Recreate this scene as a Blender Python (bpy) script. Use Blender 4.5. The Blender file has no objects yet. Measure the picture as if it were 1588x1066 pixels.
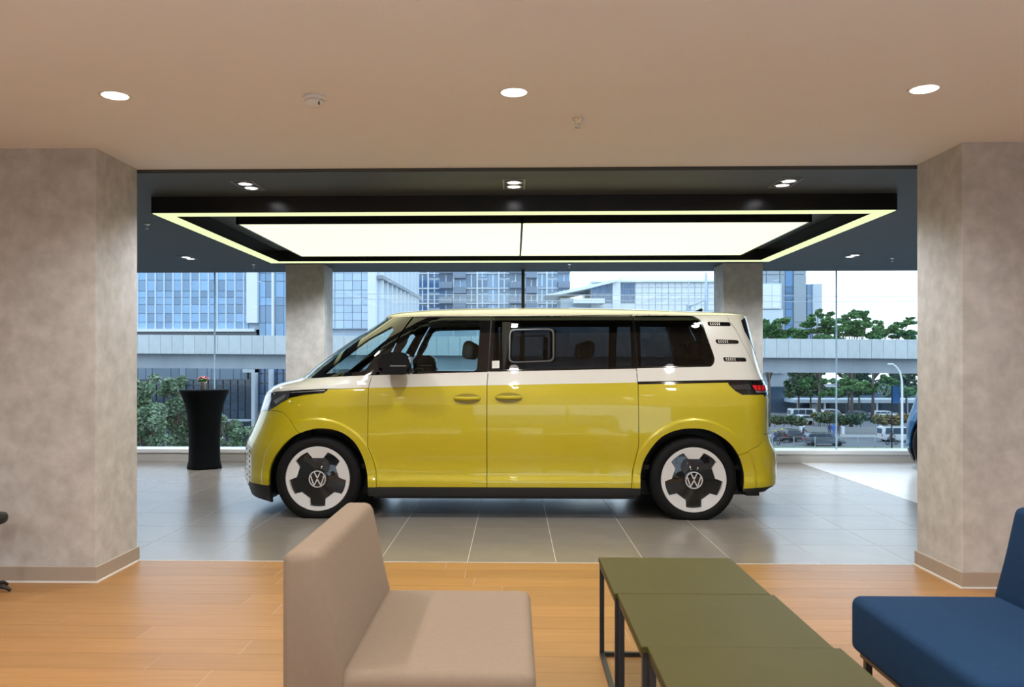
import bpy, bmesh, math, random
import numpy as np
from mathutils import Vector, Matrix
from mathutils.geometry import delaunay_2d_cdt

# ------------------------------------------------------------ camera
F_PX = 1290.0; H_EYE = 1.339; YAW = math.radians(1.4)
CX = 797.0 - F_PX * math.tan(YAW); CY = 565.0
SC = bpy.context.scene
COL = SC.collection
cam_d = bpy.data.cameras.new('camera'); cam = bpy.data.objects.new('camera', cam_d); COL.objects.link(cam)
cam.location = (0, 0, H_EYE); cam.rotation_euler = (math.pi / 2, 0, YAW)
cam_d.sensor_width = 36; cam_d.lens = F_PX / 1588 * 36
cam_d.shift_x = (794 - CX) / 1588; cam_d.shift_y = (CY - 533) / 1588
cam_d.clip_end = 2000; cam_d.clip_start = 0.05
cam_d.dof.use_dof = True; cam_d.dof.focus_distance = 7.4; cam_d.dof.aperture_fstop = 5.0
SC.camera = cam

def P(px, py, Y):
    """world point at depth Y seen at a photograph pixel"""
    u = (px - CX) / F_PX; v = (CY - py) / F_PX
    t = Y / (u * math.sin(YAW) + math.cos(YAW))
    return Vector((t * (u * math.cos(YAW) - math.sin(YAW)), Y, H_EYE + t * v))
def PX(px, Y): return P(px, 565, Y).x
def PZ(px, py, Y): return P(px, py, Y).z

# ------------------------------------------------------------ world, exposure
SC.view_settings.view_transform = 'Standard'; SC.view_settings.look = 'None'
SC.view_settings.gamma = 1.0; SC.view_settings.exposure = 0.0; SC.view_settings.use_curve_mapping = False
SC.cycles.use_denoising = True
SC.cycles.max_bounces = 10; SC.cycles.transparent_max_bounces = 16
SC.cycles.caustics_reflective = False; SC.cycles.caustics_refractive = False
SC.cycles.sample_clamp_indirect = 6.0
W = bpy.data.worlds.new('overcast_sky'); SC.world = W; W.use_nodes = True
wn = W.node_tree.nodes; wl = W.node_tree.links
bg = wn['Background']; bg.inputs['Strength'].default_value = 2.35
tcw = wn.new('ShaderNodeTexCoord'); spw = wn.new('ShaderNodeSeparateXYZ'); rpw = wn.new('ShaderNodeValToRGB')
wl.new(tcw.outputs['Generated'], spw.inputs[0]); wl.new(spw.outputs['Z'], rpw.inputs[0]); wl.new(rpw.outputs[0], bg.inputs['Color'])
rpw.color_ramp.elements[0].color = (0.80, 0.89, 0.97, 1); rpw.color_ramp.elements[1].color = (0.66, 0.82, 1.0, 1)

# ------------------------------------------------------------ materials
MATS = {}
def lin(c): return tuple(c) + (1.0,) if len(c) == 3 else tuple(c)
def mat(name, col, rough=0.5, metal=0.0, coat=0.0, spec=0.5, col2=None, scale=4.0, detail=4.0, bump=0.0, bscale=None,
        rnd=0.0, emit=None, estr=0.0, stretch=None, sheen=0.0):
    if name in MATS: return MATS[name]
    m = bpy.data.materials.new(name); m.use_nodes = True
    n = m.node_tree.nodes; l = m.node_tree.links; b = n['Principled BSDF']
    b.inputs['Base Color'].default_value = lin(col); b.inputs['Roughness'].default_value = rough
    b.inputs['Metallic'].default_value = metal; b.inputs['Coat Weight'].default_value = coat
    b.inputs['Coat Roughness'].default_value = 0.03; b.inputs['Specular IOR Level'].default_value = spec
    if sheen: b.inputs['Sheen Weight'].default_value = sheen
    tc = n.new('ShaderNodeTexCoord'); vec = tc.outputs['Object']
    if stretch:
        mp = n.new('ShaderNodeMapping'); mp.inputs['Scale'].default_value = stretch
        l.new(vec, mp.inputs[0]); vec = mp.outputs[0]
        if rnd:
            oi0 = n.new('ShaderNodeObjectInfo'); ad = n.new('ShaderNodeVectorMath'); ad.operation = 'ADD'
            ml = n.new('ShaderNodeVectorMath'); ml.operation = 'SCALE'; ml.inputs[0].default_value = (37, 91, 13)
            l.new(oi0.outputs['Random'], ml.inputs['Scale']); l.new(vec, ad.inputs[0]); l.new(ml.outputs[0], ad.inputs[1]); vec = ad.outputs[0]
    out = None
    if col2 is not None:
        nz = n.new('ShaderNodeTexNoise'); nz.inputs['Scale'].default_value = scale; nz.inputs['Detail'].default_value = detail
        nz.inputs['Roughness'].default_value = 0.6
        l.new(vec, nz.inputs['Vector'])
        rp = n.new('ShaderNodeValToRGB'); rp.color_ramp.elements[0].position = 0.32; rp.color_ramp.elements[1].position = 0.68
        rp.color_ramp.elements[0].color = lin(col); rp.color_ramp.elements[1].color = lin(col2)
        l.new(nz.outputs['Fac'], rp.inputs[0]); out = rp.outputs[0]
    if rnd:
        oi = n.new('ShaderNodeObjectInfo'); hs = n.new('ShaderNodeHueSaturation')
        mr = n.new('ShaderNodeMapRange'); mr.inputs['To Min'].default_value = 1 - rnd; mr.inputs['To Max'].default_value = 1 + rnd
        l.new(oi.outputs['Random'], mr.inputs['Value']); l.new(mr.outputs[0], hs.inputs['Value'])
        if out: l.new(out, hs.inputs['Color'])
        else: hs.inputs['Color'].default_value = lin(col)
        out = hs.outputs[0]
    if out: l.new(out, b.inputs['Base Color'])
    if bump:
        nb = n.new('ShaderNodeTexNoise'); nb.inputs['Scale'].default_value = bscale or scale * 4; nb.inputs['Detail'].default_value = 3
        l.new(vec, nb.inputs['Vector'])
        bp = n.new('ShaderNodeBump'); bp.inputs['Strength'].default_value = bump; bp.inputs['Distance'].default_value = 0.01
        l.new(nb.outputs['Fac'], bp.inputs['Height']); l.new(bp.outputs[0], b.inputs['Normal'])
    if emit: b.inputs['Emission Color'].default_value = lin(emit); b.inputs['Emission Strength'].default_value = estr
    MATS[name] = m
    return m
def glass(name, tint, ior=1.45, refl=1.0):
    if name in MATS: return MATS[name]
    m = bpy.data.materials.new(name); m.use_nodes = True
    n = m.node_tree.nodes; l = m.node_tree.links; n.remove(n['Principled BSDF']); o = n['Material Output']
    t = n.new('ShaderNodeBsdfTransparent'); t.inputs[0].default_value = lin(tint)
    g = n.new('ShaderNodeBsdfGlossy'); g.inputs['Roughness'].default_value = 0.0
    lw = n.new('ShaderNodeLayerWeight'); lw.inputs['Blend'].default_value = 0.5      # Schlick reflectance, alike on both faces
    f0 = ((ior - 1) / (ior + 1)) ** 2
    pw = n.new('ShaderNodeMath'); pw.operation = 'POWER'; pw.inputs[1].default_value = 5.0
    ml = n.new('ShaderNodeMath'); ml.operation = 'MULTIPLY_ADD'; ml.inputs[1].default_value = 1 - f0; ml.inputs[2].default_value = f0
    l.new(lw.outputs['Facing'], pw.inputs[0]); l.new(pw.outputs[0], ml.inputs[0])
    mx = n.new('ShaderNodeMixShader'); l.new(ml.outputs[0], mx.inputs[0]); l.new(t.outputs[0], mx.inputs[1]); l.new(g.outputs[0], mx.inputs[2])
    l.new(mx.outputs[0], o.inputs['Surface']); MATS[name] = m
    return m

def translucent(name, col):
    m = bpy.data.materials.new(name); m.use_nodes = True
    n = m.node_tree.nodes; l = m.node_tree.links; n.remove(n['Principled BSDF'])
    t = n.new('ShaderNodeBsdfTranslucent'); t.inputs[0].default_value = lin(col); d = n.new('ShaderNodeBsdfDiffuse'); d.inputs[0].default_value = lin(col)
    mx = n.new('ShaderNodeMixShader'); l.new(t.outputs[0], mx.inputs[1]); l.new(d.outputs[0], mx.inputs[2]); mx.inputs[0].default_value = .3
    l.new(mx.outputs[0], n['Material Output'].inputs['Surface']); MATS[name] = m
    return m

# ------------------------------------------------------------ objects
def link(o, parent=None):
    COL.objects.link(o)
    if parent is not None: o.parent = parent
    return o
def tag(o, label=None, cat=None, group=None, kind=None):
    if label: o['label'] = label
    if cat: o['category'] = cat
    if group: o['group'] = group
    if kind: o['kind'] = kind
    return o
def thing(name, label, cat, loc=(0, 0, 0), rz=0.0, group=None):
    o = bpy.data.objects.new(name, None); link(o); o.location = loc; o.rotation_euler = (0, 0, rz); o.empty_display_size = 0.1
    return tag(o, label, cat, group)
def mesh_of(name, verts, faces, m=None, smooth=False):
    me = bpy.data.meshes.new(name); me.from_pydata([tuple(v) for v in verts], [], faces); me.update()
    if m: me.materials.append(m)
    if smooth: me.polygons.foreach_set('use_smooth', [True] * len(me.polygons))
    return me
def put(name, me, parent=None, loc=(0, 0, 0), rot=(0, 0, 0)):
    o = bpy.data.objects.new(name, me); link(o, parent); o.location = loc; o.rotation_euler = rot
    return o
def copy_tree(o, parent=None):
    c = o.copy(); link(c)
    c.parent = parent
    for ch in list(o.children): copy_tree(ch, c)
    return c

class MB:
    """collects shapes into one mesh"""
    def __init__(s): s.bm = bmesh.new()
    def box(s, x0, x1, y0, y1, z0, z1, bev=0.0, seg=2, rot=None):
        r = bmesh.ops.create_cube(s.bm, size=1.0)
        vs = r['verts']
        for v in vs: v.co = Vector(((x0 + x1) / 2 + v.co.x * (x1 - x0), (y0 + y1) / 2 + v.co.y * (y1 - y0), (z0 + z1) / 2 + v.co.z * (z1 - z0)))
        if bev:
            es = list({e for v in vs for e in v.link_edges})
            r2 = bmesh.ops.bevel(s.bm, geom=es, offset=bev, segments=seg, profile=0.5, affect='EDGES')
            vs = list({v for f in r2['faces'] for v in f.verts} | {v for v in vs if v.is_valid})
        if rot is not None: bmesh.ops.transform(s.bm, matrix=rot, verts=vs)
        return s
    def tube(s, pts, r, n=8, caps=True):
        pts = [Vector(p) for p in pts]; rings = []
        rr = r if isinstance(r, (list, tuple)) else [r] * len(pts)
        prev = None
        for i, p in enumerate(pts):
            d = (pts[min(i + 1, len(pts) - 1)] - pts[max(i - 1, 0)]).normalized()
            if prev is None:
                a = Vector((0, 0, 1)) if abs(d.z) < 0.9 else Vector((1, 0, 0))
                prev = (a - d * a.dot(d)).normalized()
            else: prev = (prev - d * prev.dot(d)).normalized()
            b = d.cross(prev)
            rings.append([s.bm.verts.new(p + (prev * math.cos(2 * math.pi * k / n) + b * math.sin(2 * math.pi * k / n)) * rr[i]) for k in range(n)])
        for i in range(len(rings) - 1):
            for k in range(n):
                f = s.bm.faces.new((rings[i][k], rings[i][(k + 1) % n], rings[i + 1][(k + 1) % n], rings[i + 1][k])); f.smooth = True
        if caps:
            s.bm.faces.new(rings[0][::-1]); s.bm.faces.new(rings[-1])
        return s
    def lathe(s, prof, n=32, axis='z', c=(0, 0, 0), closed=False, smooth=True):
        c = Vector(c); rings = []
        for (r, h) in prof:
            ring = []
            for k in range(n):
                a = 2 * math.pi * k / n
                q = Vector((r * math.cos(a), r * math.sin(a), h)) if axis == 'z' else Vector((r * math.cos(a), h, r * math.sin(a)))
                ring.append(s.bm.verts.new(c + q))
            rings.append(ring)
        if closed: rings.append(rings[0])
        for i in range(len(rings) - 1):
            for k in range(n):
                f = s.bm.faces.new((rings[i][k], rings[i][(k + 1) % n], rings[i + 1][(k + 1) % n], rings[i + 1][k])); f.smooth = smooth
        if not closed:
            if prof[0][0] > 1e-6: s.bm.faces.new(rings[0][::-1])
            if prof[-1][0] > 1e-6: s.bm.faces.new(rings[-1])
        return s
    def prism(s, poly, y0, y1, axis='y', bev=0.0, seg=2):
        """poly in (x,z) for axis y, (x,y) for axis z, (y,z) for axis x"""
        def mk(p, t): return (p[0], t, p[1]) if axis == 'y' else ((p[0], p[1], t) if axis == 'z' else (t, p[0], p[1]))
        a = [s.bm.verts.new(mk(p, y0)) for p in poly]; b = [s.bm.verts.new(mk(p, y1)) for p in poly]; n = len(poly)
        fs = [s.bm.faces.new(a), s.bm.faces.new(b[::-1])]
        for i in range(n): fs.append(s.bm.faces.new((a[i], b[i], b[(i + 1) % n], a[(i + 1) % n])))
        if bev:
            es = list({e for f in fs for e in f.edges})
            bmesh.ops.bevel(s.bm, geom=es, offset=bev, segments=seg, profile=0.5, affect='EDGES')
        return s
    def mesh(s, name, m=None, smooth=None):
        bmesh.ops.recalc_face_normals(s.bm, faces=s.bm.faces[:])
        me = bpy.data.meshes.new(name); s.bm.to_mesh(me); s.bm.free()
        if m: me.materials.append(m)
        if smooth is not None:
            me.polygons.foreach_set('use_smooth', [smooth] * len(me.polygons))
            if smooth: me.set_sharp_from_angle(angle=math.radians(40))
        return me
    def obj(s, name, m=None, parent=None, smooth=None, loc=(0, 0, 0), rot=(0, 0, 0)):
        return put(name, s.mesh(name, m, smooth), parent, loc, rot)
# ------------------------------------------------------------ materials of the room
Y_TR = 5.61; Y_WIN = 11.36; Z_CEIL = 2.665; Z_DARK = 2.64
m_ceil = mat('beige_ceiling_paint', (0.80, 0.815, 0.855), 0.75, col2=(0.82, 0.835, 0.875), scale=1.2, bump=0.03, bscale=60)
m_dark = mat('charcoal_ceiling_paint', (0.047, 0.055, 0.056), 0.55)
m_wall = mat('off_white_wall_paint', (0.80, 0.80, 0.80), 0.8)
m_conc = mat('mottled_concrete_wallpaper', (0.44, 0.425, 0.41), 0.7, col2=(0.60, 0.585, 0.575), scale=9, detail=9, bump=0.06, bscale=40)
m_base = mat('taupe_skirting', (0.40, 0.33, 0.27), 0.45)
m_white = mat('white_paint', (0.80, 0.80, 0.79), 0.45)
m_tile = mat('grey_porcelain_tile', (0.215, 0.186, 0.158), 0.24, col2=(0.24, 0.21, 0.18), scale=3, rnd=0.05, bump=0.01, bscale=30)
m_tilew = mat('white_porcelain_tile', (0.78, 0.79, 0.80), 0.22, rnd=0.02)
m_grout = mat('pale_grout', (0.55, 0.50, 0.44), 0.8)
m_wood = mat('oak_plank', (0.315, 0.152, 0.046), 0.38, col2=(0.375, 0.192, 0.064), scale=2.2, detail=7, stretch=(1.0, 14.0, 14.0), rnd=0.07, bump=0.015, bscale=6)
m_alu = mat('pale_aluminium', (0.72, 0.72, 0.70), 0.4, metal=0.3)
m_blackmet = mat('black_steel', (0.018, 0.018, 0.02), 0.4)
m_blackgl = mat('black_lacquer', (0.012, 0.012, 0.013), 0.22)
m_glass = glass('window_glass', (0.92, 0.97, 1.0))
m_chrome = mat('chrome', (0.75, 0.75, 0.76), 0.15, metal=1.0)

# ------------------------------------------------------------ floor
XL, XR, YB = -10.0, 10.0, -4.0
fl = MB().box(XL, XR, YB, Y_WIN + 0.35, -0.4, -0.0008).obj('floor', m_grout)
tag(fl, 'grey porcelain tile and oak plank floor of the showroom', kind='structure')
tile_w = MB().box(0.002, 0.598, 0.002, 0.598, -0.012, 0).mesh('tile', m_tile)
tile_wh = MB().box(0.0015, 0.5985, 0.0015, 0.5985, -0.012, 0).mesh('tile', m_tilew)
for j in range(10):
    for i in range(-11, 12):
        x = 0.285 + 0.6 * i
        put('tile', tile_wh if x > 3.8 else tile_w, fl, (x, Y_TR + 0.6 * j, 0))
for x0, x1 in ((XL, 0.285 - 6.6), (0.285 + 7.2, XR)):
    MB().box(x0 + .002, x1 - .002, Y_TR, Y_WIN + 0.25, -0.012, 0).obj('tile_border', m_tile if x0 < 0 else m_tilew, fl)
rg = random.Random(5)
plank_me = MB().box(0.0012, 1.1988, 0.0012, 0.1988, -0.012, 0).mesh('plank', m_wood)
for j in range(24):
    off = rg.uniform(0, 1.2); y = Y_TR - 0.2 * (j + 1)
    span = 4.2
    x = -4.8 + off
    while x < 4.2:
        put('plank', plank_me, fl, (x, y, 0)); x += 1.2
    MB().box(XL, -4.8 + off - .001, y + .0008, y + .1992, -.012, 0).obj('plank', m_wood, fl)
    MB().box(x + .001, XR, y + .0008, y + .1992, -.012, 0).obj('plank', m_wood, fl)
MB().box(XL, XR, YB, Y_TR - 4.8, -.012, 0).obj('bounce_floor', mat('pale_bounce_floor', (.66, .67, .69), .4, col2=(.72, .73, .75), scale=30), fl)  # unseen floor, made pale to bounce neutral light up to the ceiling
MB().box(XL, XR, Y_TR - .006, Y_TR + .004, -.002, .002).obj('transition_strip', m_alu, fl)

# ------------------------------------------------------------ ceilings and walls
ce = MB().box(XL, XR, YB, Y_TR, Z_CEIL, Z_CEIL + 0.4).obj('ceiling', m_ceil); tag(ce, 'beige painted ceiling over the lounge', kind='structure')
cd = MB().box(XL, XR, Y_TR, Y_WIN + 0.35, Z_DARK, Z_DARK + 0.42).obj('ceiling', m_dark); tag(cd, 'charcoal painted ceiling over the display floor', kind='structure')
m_grey = mat('grey_rear_wall_paint', (0.22, 0.21, 0.20), 0.8)
BW0, BW1 = -0.9, 3.2
wb = MB().box(XL, BW0, YB - .2, YB, -.01, Z_CEIL).box(BW1, XR, YB - .2, YB, -.01, Z_CEIL).box(BW0, BW1, YB - .2, YB, -.01, .10).box(BW0, BW1, YB - .2, YB, 2.64, Z_CEIL)
tag(wb.obj('wall_back', m_grey), kind='structure')
for i, (a, b) in enumerate(((BW0, 1.15), (1.2, BW1))):
    tag(MB().box(a, b, YB - .11, YB - .098, .10, 2.64).obj('window_%d' % (i + 5), m_glass), kind='structure')
tag(MB().box(1.15, 1.2, YB - .13, YB - .07, .10, 2.64).obj('trim_6', m_blackmet), kind='structure')
tag(MB().box(XL - .2, XL, YB, Y_WIN + .35, -.01, Z_CEIL).obj('wall_left', m_wall), kind='structure')
tag(MB().box(XR, XR + .2, YB, Y_WIN + .35, -.01, Z_CEIL).obj('wall_right', m_wall), kind='structure')

def column(x0, x1, y0, y1, ztop, skirt, label):
    c = MB().box(x0, x1, y0, y1, 0, ztop + .01, bev=0.004, seg=1).obj('column', m_conc)
    tag(c, label, kind='structure')
    if skirt:
        t = 0.012
        MB().box(x0 - t, x1 + t, y0 - t, y1 + t, 0.008, 0.098, bev=.003, seg=1).obj('baseboard', m_base, c)
        MB().box(x0 - t - .006, x1 + t + .006, y0 - t - .006, y1 + t + .006, 0.0, 0.010).obj('baseboard_foot', m_white, c)
xl = P(150, 902, 5.05).x; xr = P(1491, 913, 5.05).x
column(xl - 0.95, xl, 5.04, 5.60, Z_CEIL, True, 'mottled concrete column beside the black stool')
column(xr, xr + 0.95, 5.04, 5.60, Z_CEIL, True, 'mottled concrete column beside the blue lounge chair')
YC = 10.80
column(PX(443, YC), PX(502.5, YC), YC, YC + .52, Z_DARK, False, 'mottled concrete column at the window behind the van nose')
column(PX(1122, YC), PX(1183, YC), YC, YC + .52, Z_DARK, False, 'mottled concrete column at the window behind the van tail')

# window wall
Y_GL = 11.50
wj = [-10.0, PX(333, Y_GL), PX(811, Y_GL), PX(1297, Y_GL), 10.0]
for i in range(4):
    a, b = wj[i], wj[i + 1]
    w = MB().box(a + .008, b - .008, Y_GL - .006, Y_GL + .006, .165, Z_DARK).obj('window_%d' % (i + 1), m_glass)
    tag(w, kind='structure')
m_seal = translucent('glass_joint_seal', (0.62, 0.74, 0.82))
for i, x in enumerate(wj[1:4]):
    if i == 1:
        t = MB().box(x - .022, x + .022, Y_GL - .07, Y_GL + .07, .165, Z_DARK).obj('trim_%d' % (i + 1), m_blackmet)
    else: t = MB().box(x - .008, x + .008, Y_GL - .01, Y_GL + .01, .165, Z_DARK).obj('trim_%d' % (i + 1), m_seal)
    tag(t, kind='structure')
sill = MB().box(XL, XR, Y_WIN, Y_GL + .2, -.01, .115).obj('trim_4', mat('sill_cladding', (.52, .50, .47), .5)); tag(sill, 'low beige window plinth', kind='structure')
sil2 = MB().box(XL, XR, Y_WIN - .012, Y_GL + .2, .115, .168, bev=.004, seg=1).obj('trim_5', m_white); tag(sil2, 'white window sill rail', kind='structure')

# ------------------------------------------------------------ luminous ceiling frame
def emis(name, col, s):
    return mat(name, (0.25, 0.25, 0.22), 0.6, emit=col, estr=s)
m_panel = emis('stretched_light_panel', (1.0, 0.965, 0.55), 1.5)
m_strip = emis('light_strip_diffuser', (0.86, 0.95, 0.50), 1.0)
YF0, YF1 = 6.40, 9.58
zb = PZ(797, 328, YF0)
fx0, fx1 = P(234.5, 330, YF0).x, P(1391.5, 326, YF0).x
fr = thing('ceiling_light_frame', 'black rectangular ceiling frame with glowing underside strip around the light panels', 'light', ((fx0 + fx1) / 2, (YF0 + YF1) / 2, Z_DARK))
ox, oy = fr.location.x, fr.location.y
rw = 0.13
def rel(x0, x1, y0, y1, z0, z1): return (x0 - ox, x1 - ox, y0 - oy, y1 - oy, z0 - Z_DARK, z1 - Z_DARK)
for (a, b, c, d) in ((fx0, fx1, YF0, YF0 + rw), (fx0, fx1, YF1 - rw, YF1), (fx0, fx0 + rw, YF0 + rw, YF1 - rw), (fx1 - rw, fx1, YF0 + rw, YF1 - rw)):
    MB().box(*rel(a, b, c, d, zb, Z_DARK)).obj('frame_rail', m_blackgl, fr)
    e = 0.008
    s_ = MB().box(*rel(a + (e if a == fx0 else -e * 0), b - (e if b == fx1 else 0), c + (e if c == YF0 else 0), d - (e if d == YF1 else 0), zb - .006, zb - .0005)).obj('light_strip', m_strip, fr)
pY0, pY1 = 6.93, 9.05
px0, px1 = P(366, 346, pY0).x, P(1259, 345, pY0).x
pn = thing('ceiling_light_box', 'black edged ceiling light box with two pale yellow glowing panels above the van', 'light', ((px0 + px1) / 2, (pY0 + pY1) / 2, Z_DARK))
ox, oy = pn.location.x, pn.location.y
MB().box(*rel(px0, px1, pY0, pY0 + .02, zb, Z_DARK)).box(*rel(px0, px1, pY1 - .02, pY1, zb, Z_DARK)).box(*rel(px0, px0 + .02, pY0, pY1, zb, Z_DARK)).box(*rel(px1 - .02, px1, pY0, pY1, zb, Z_DARK)).obj('casing', m_blackgl, pn)
xm = P(808, 370, 8).x
MB().box(*rel(xm - .01, xm + .01, pY0, pY1, zb - .004, zb + .05)).obj('divider', m_blackgl, pn)
for a, b in ((px0 + .02, xm - .01), (xm + .01, px1 - .02)):
    MB().box(*rel(a, b, pY0 + .02, pY1 - .02, zb + .002, zb + .01)).obj('light_panel', m_panel, pn)

# ------------------------------------------------------------ lamps
m_lens = emis('downlight_lens', (1.0, 0.93, 0.82), 9.0)
m_lens2 = emis('spot_lens', (0.97, 0.97, 1.0), 9.0)
trim_me = MB().lathe([(0.062, 0.0), (0.074, -0.004), (0.076, 0.0)], 40).mesh('trim_ring', m_white)
lens_me = MB().lathe([(0.0, -0.002), (0.058, -0.003), (0.062, -0.001)], 40).mesh('lens', m_lens)
WARM = (1.0, 0.965, 0.91)
def spot(name, parent, energy, color, size, angle, blend, loc=(0, 0, -.02), rot=(0, 0, 0)):
    d = bpy.data.lights.new(name, 'SPOT'); d.energy = energy; d.color = color; d.shadow_soft_size = size
    d.spot_size = math.radians(angle); d.spot_blend = blend
    o = bpy.data.objects.new(name, d); link(o, parent); o.location = loc; o.rotation_euler = rot
    return o
def downlight(x, y, en=112):
    t = thing('downlight', 'round recessed downlight glowing warm white in the beige ceiling', 'light', (x, y, Z_CEIL), 0, 'round downlights in the beige ceiling')
    put('trim_ring', trim_me, t); put('lens', lens_me, t)
    spot('lamp_light', t, en, WARM, .055, 150, .8)
for x, py in ((P(177, 144, 4.05).x, 0), (P(797, 141, 4.05).x, 0), (P(1435, 130, 4.05).x, 0)): downlight(x, 4.06)
for y in (2.0, 0.0, -2.0):  # rows out of view, added for the light they give the lounge
    for x in (-3.95, -1.97, 0.0, 1.97, 3.95): downlight(x, y)
for x in (-3.95 - 1.97, 3.95 + 1.97): downlight(x, 4.06)

def twin_spot(x, y, lab, en=100):
    t = thing('twin_spotlight', lab, 'light', (x, y, Z_DARK), 0, 'twin spotlights in the charcoal ceiling')
    MB().box(-.08, -.07, -.16, .16, -.006, .002).box(.07, .08, -.16, .16, -.006, .002).box(-.07, .07, -.16, -.15, -.006, .002).box(-.07, .07, .15, .16, -.006, .002).obj('trim_frame', mat('grey_metal_trim', (.30, .30, .30), .4, metal=.5), t)
    MB().box(-.07, .07, -.15, .15, -.0015, .002).obj('recess_plate', m_blackmet, t)
    for dy in (-.07, .07):
        MB().lathe([(.060, -.002), (.062, -.010), (.048, -.010), (.046, -.004)], 28, c=(0, dy, 0)).obj('lamp_bezel', m_chrome, t)
        MB().lathe([(0, -.006), (.044, -.007), (.046, -.005)], 28, c=(0, dy, 0)).obj('lens', m_lens2, t)
        spot('lamp_light', t, en / 2, (.95, .97, 1.0), .04, 145, .7, (0, dy, -.02))
for pxx, lab in ((385, 'twin'), (797, 'twin'), (1218, 'twin')):
    twin_spot(P(pxx, 284, 6.0).x, 6.0, 'added unseen twin-lamp spotlight in charcoal ceiling, before the black frame')
for pxx in (292, 1322):
    twin_spot(P(pxx, 398, 10.05).x, 10.05, 'added unseen twin-lamp spotlight in charcoal ceiling, near the window', 160)

for x in (-1.95, 0.0, 1.95, -6.0, 6.6): twin_spot(x, 10.05, 'added unseen twin-lamp spotlight in charcoal ceiling, near the window', 160)  # hidden lamps, added to brighten the columns and display floor
for x in (-6.0, 6.0): twin_spot(x, 6.0, 'added unseen twin-lamp spotlight in charcoal ceiling, before the black frame')  # added beyond the view for more light on the display floor

# smoke detector and sprinklers
c = P(488, 147, 4.1)
sd = thing('smoke_detector', 'white domed smoke detector on the beige ceiling', 'detector', (c.x, 4.1, Z_CEIL))
MB().lathe([(0.054, 0), (0.056, -.012), (.050, -.016), (.048, -.018)], 32).obj('base_plate', m_white, sd)
MB().lathe([(0.046, -.018), (0.044, -.036), (.036, -.046), (0, -.048)], 32).obj('dome', m_white, sd)
MB().box(-.062, -.050, -.01, .01, -.022, 0, bev=.002).obj('clip', m_white, sd)
MB().lathe([(.004, -.03), (.004, -.0485), (0, -.0485)], 10, c=(.028, -.03, 0)).obj('indicator', m_blackmet, sd)
def sprinkler(x, y, z, lab):
    t = thing('sprinkler', lab, 'sprinkler', (x, y, z))
    MB().lathe([(.030, 0), (.028, -.006), (.014, -.010), (.012, -.02)], 24).obj('escutcheon', m_chrome, t)
    MB().tube([(-.010, 0, -.02), (-.013, 0, -.034), (-.003, 0, -.046)], .0025, 6).tube([(.010, 0, -.02), (.013, 0, -.034), (.003, 0, -.046)], .0025, 6).tube([(0, 0, -.018), (0, 0, -.042)], .003, 6).obj('yoke', m_chrome, t)
    MB().lathe([(0, -.046), (.016, -.047), (.016, -.049), (0, -.049)], 16).obj('deflector', m_chrome, t)
c = P(896, 181, 4.5); sprinkler(c.x, 4.5, Z_CEIL, 'chrome sprinkler head under the beige ceiling')
for pxx, pyy, lab in ((228, 345, 'small sprinkler head beside the black light frame in charcoal ceiling'), (393, 409, 'small sprinkler head in charcoal ceiling by the column behind the van nose'),
                      (883, 410, 'small sprinkler head in charcoal ceiling above the van roof'), (1384, 402, 'small sprinkler head in charcoal ceiling beside the blue car side')):
    Yd = (Z_DARK - H_EYE) * F_PX / (565 - pyy); sprinkler(P(pxx, pyy, Yd).x, Yd, Z_DARK, lab)
# ------------------------------------------------------------ lounge furniture
def lounge_chair(name, label, m, loc, mirror=False):
    """local: seat front at +x, backrest at -x, width along y 0..0.94, origin at floor"""
    t = thing(name, label, 'chair', loc)
    sx = -1 if mirror else 1
    def X(a, b): return (a * sx, b * sx) if sx > 0 else (b * sx, a * sx)
    MB().box(*X(0.165, 0.76), 0, .94, .20, .42, bev=.035, seg=5).obj('seat_cushion', m, t, smooth=True)
    prof = [(0.0, .20), (.19, .20), (.185, .42), (.115, .775), (0.0, .775)]
    MB().prism([(x * sx, z) for x, z in prof], 0, .94, bev=.030, seg=5).obj('backrest', m, t, smooth=True)
    MB().box(*X(0.02, .73), .03, .91, .180, .200).obj('base_frame', mat('walnut_base_edge', (.14, .09, .05), .5), t)
    for a in (.04, .70):
        for b in (.05, .865): MB().box(*X(a, a + .025), b, b + .025, 0, .18).obj('leg', m_blackmet, t)
    return t
m_taupe = mat('taupe_fabric', (0.235, 0.172, 0.124), 0.9, col2=(0.25, 0.185, 0.134), scale=60, bump=.05, bscale=500, spec=.3)
m_navy = mat('navy_fabric', (0.011, 0.035, 0.085), 0.95, col2=(0.013, 0.040, 0.095), scale=60, bump=.06, bscale=500, spec=.12)
lounge_chair('lounge_chair', 'taupe upholstered armless lounge chair with its seat towards the olive tables', m_taupe, (P(437, 870, 2.47).x, 2.46, 0))
xb = P(1550, 930, 3.33).x
lounge_chair('lounge_chair', 'navy blue upholstered armless lounge chair facing the olive tables', m_navy, (xb + .185, 2.42, 0), True)

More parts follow.
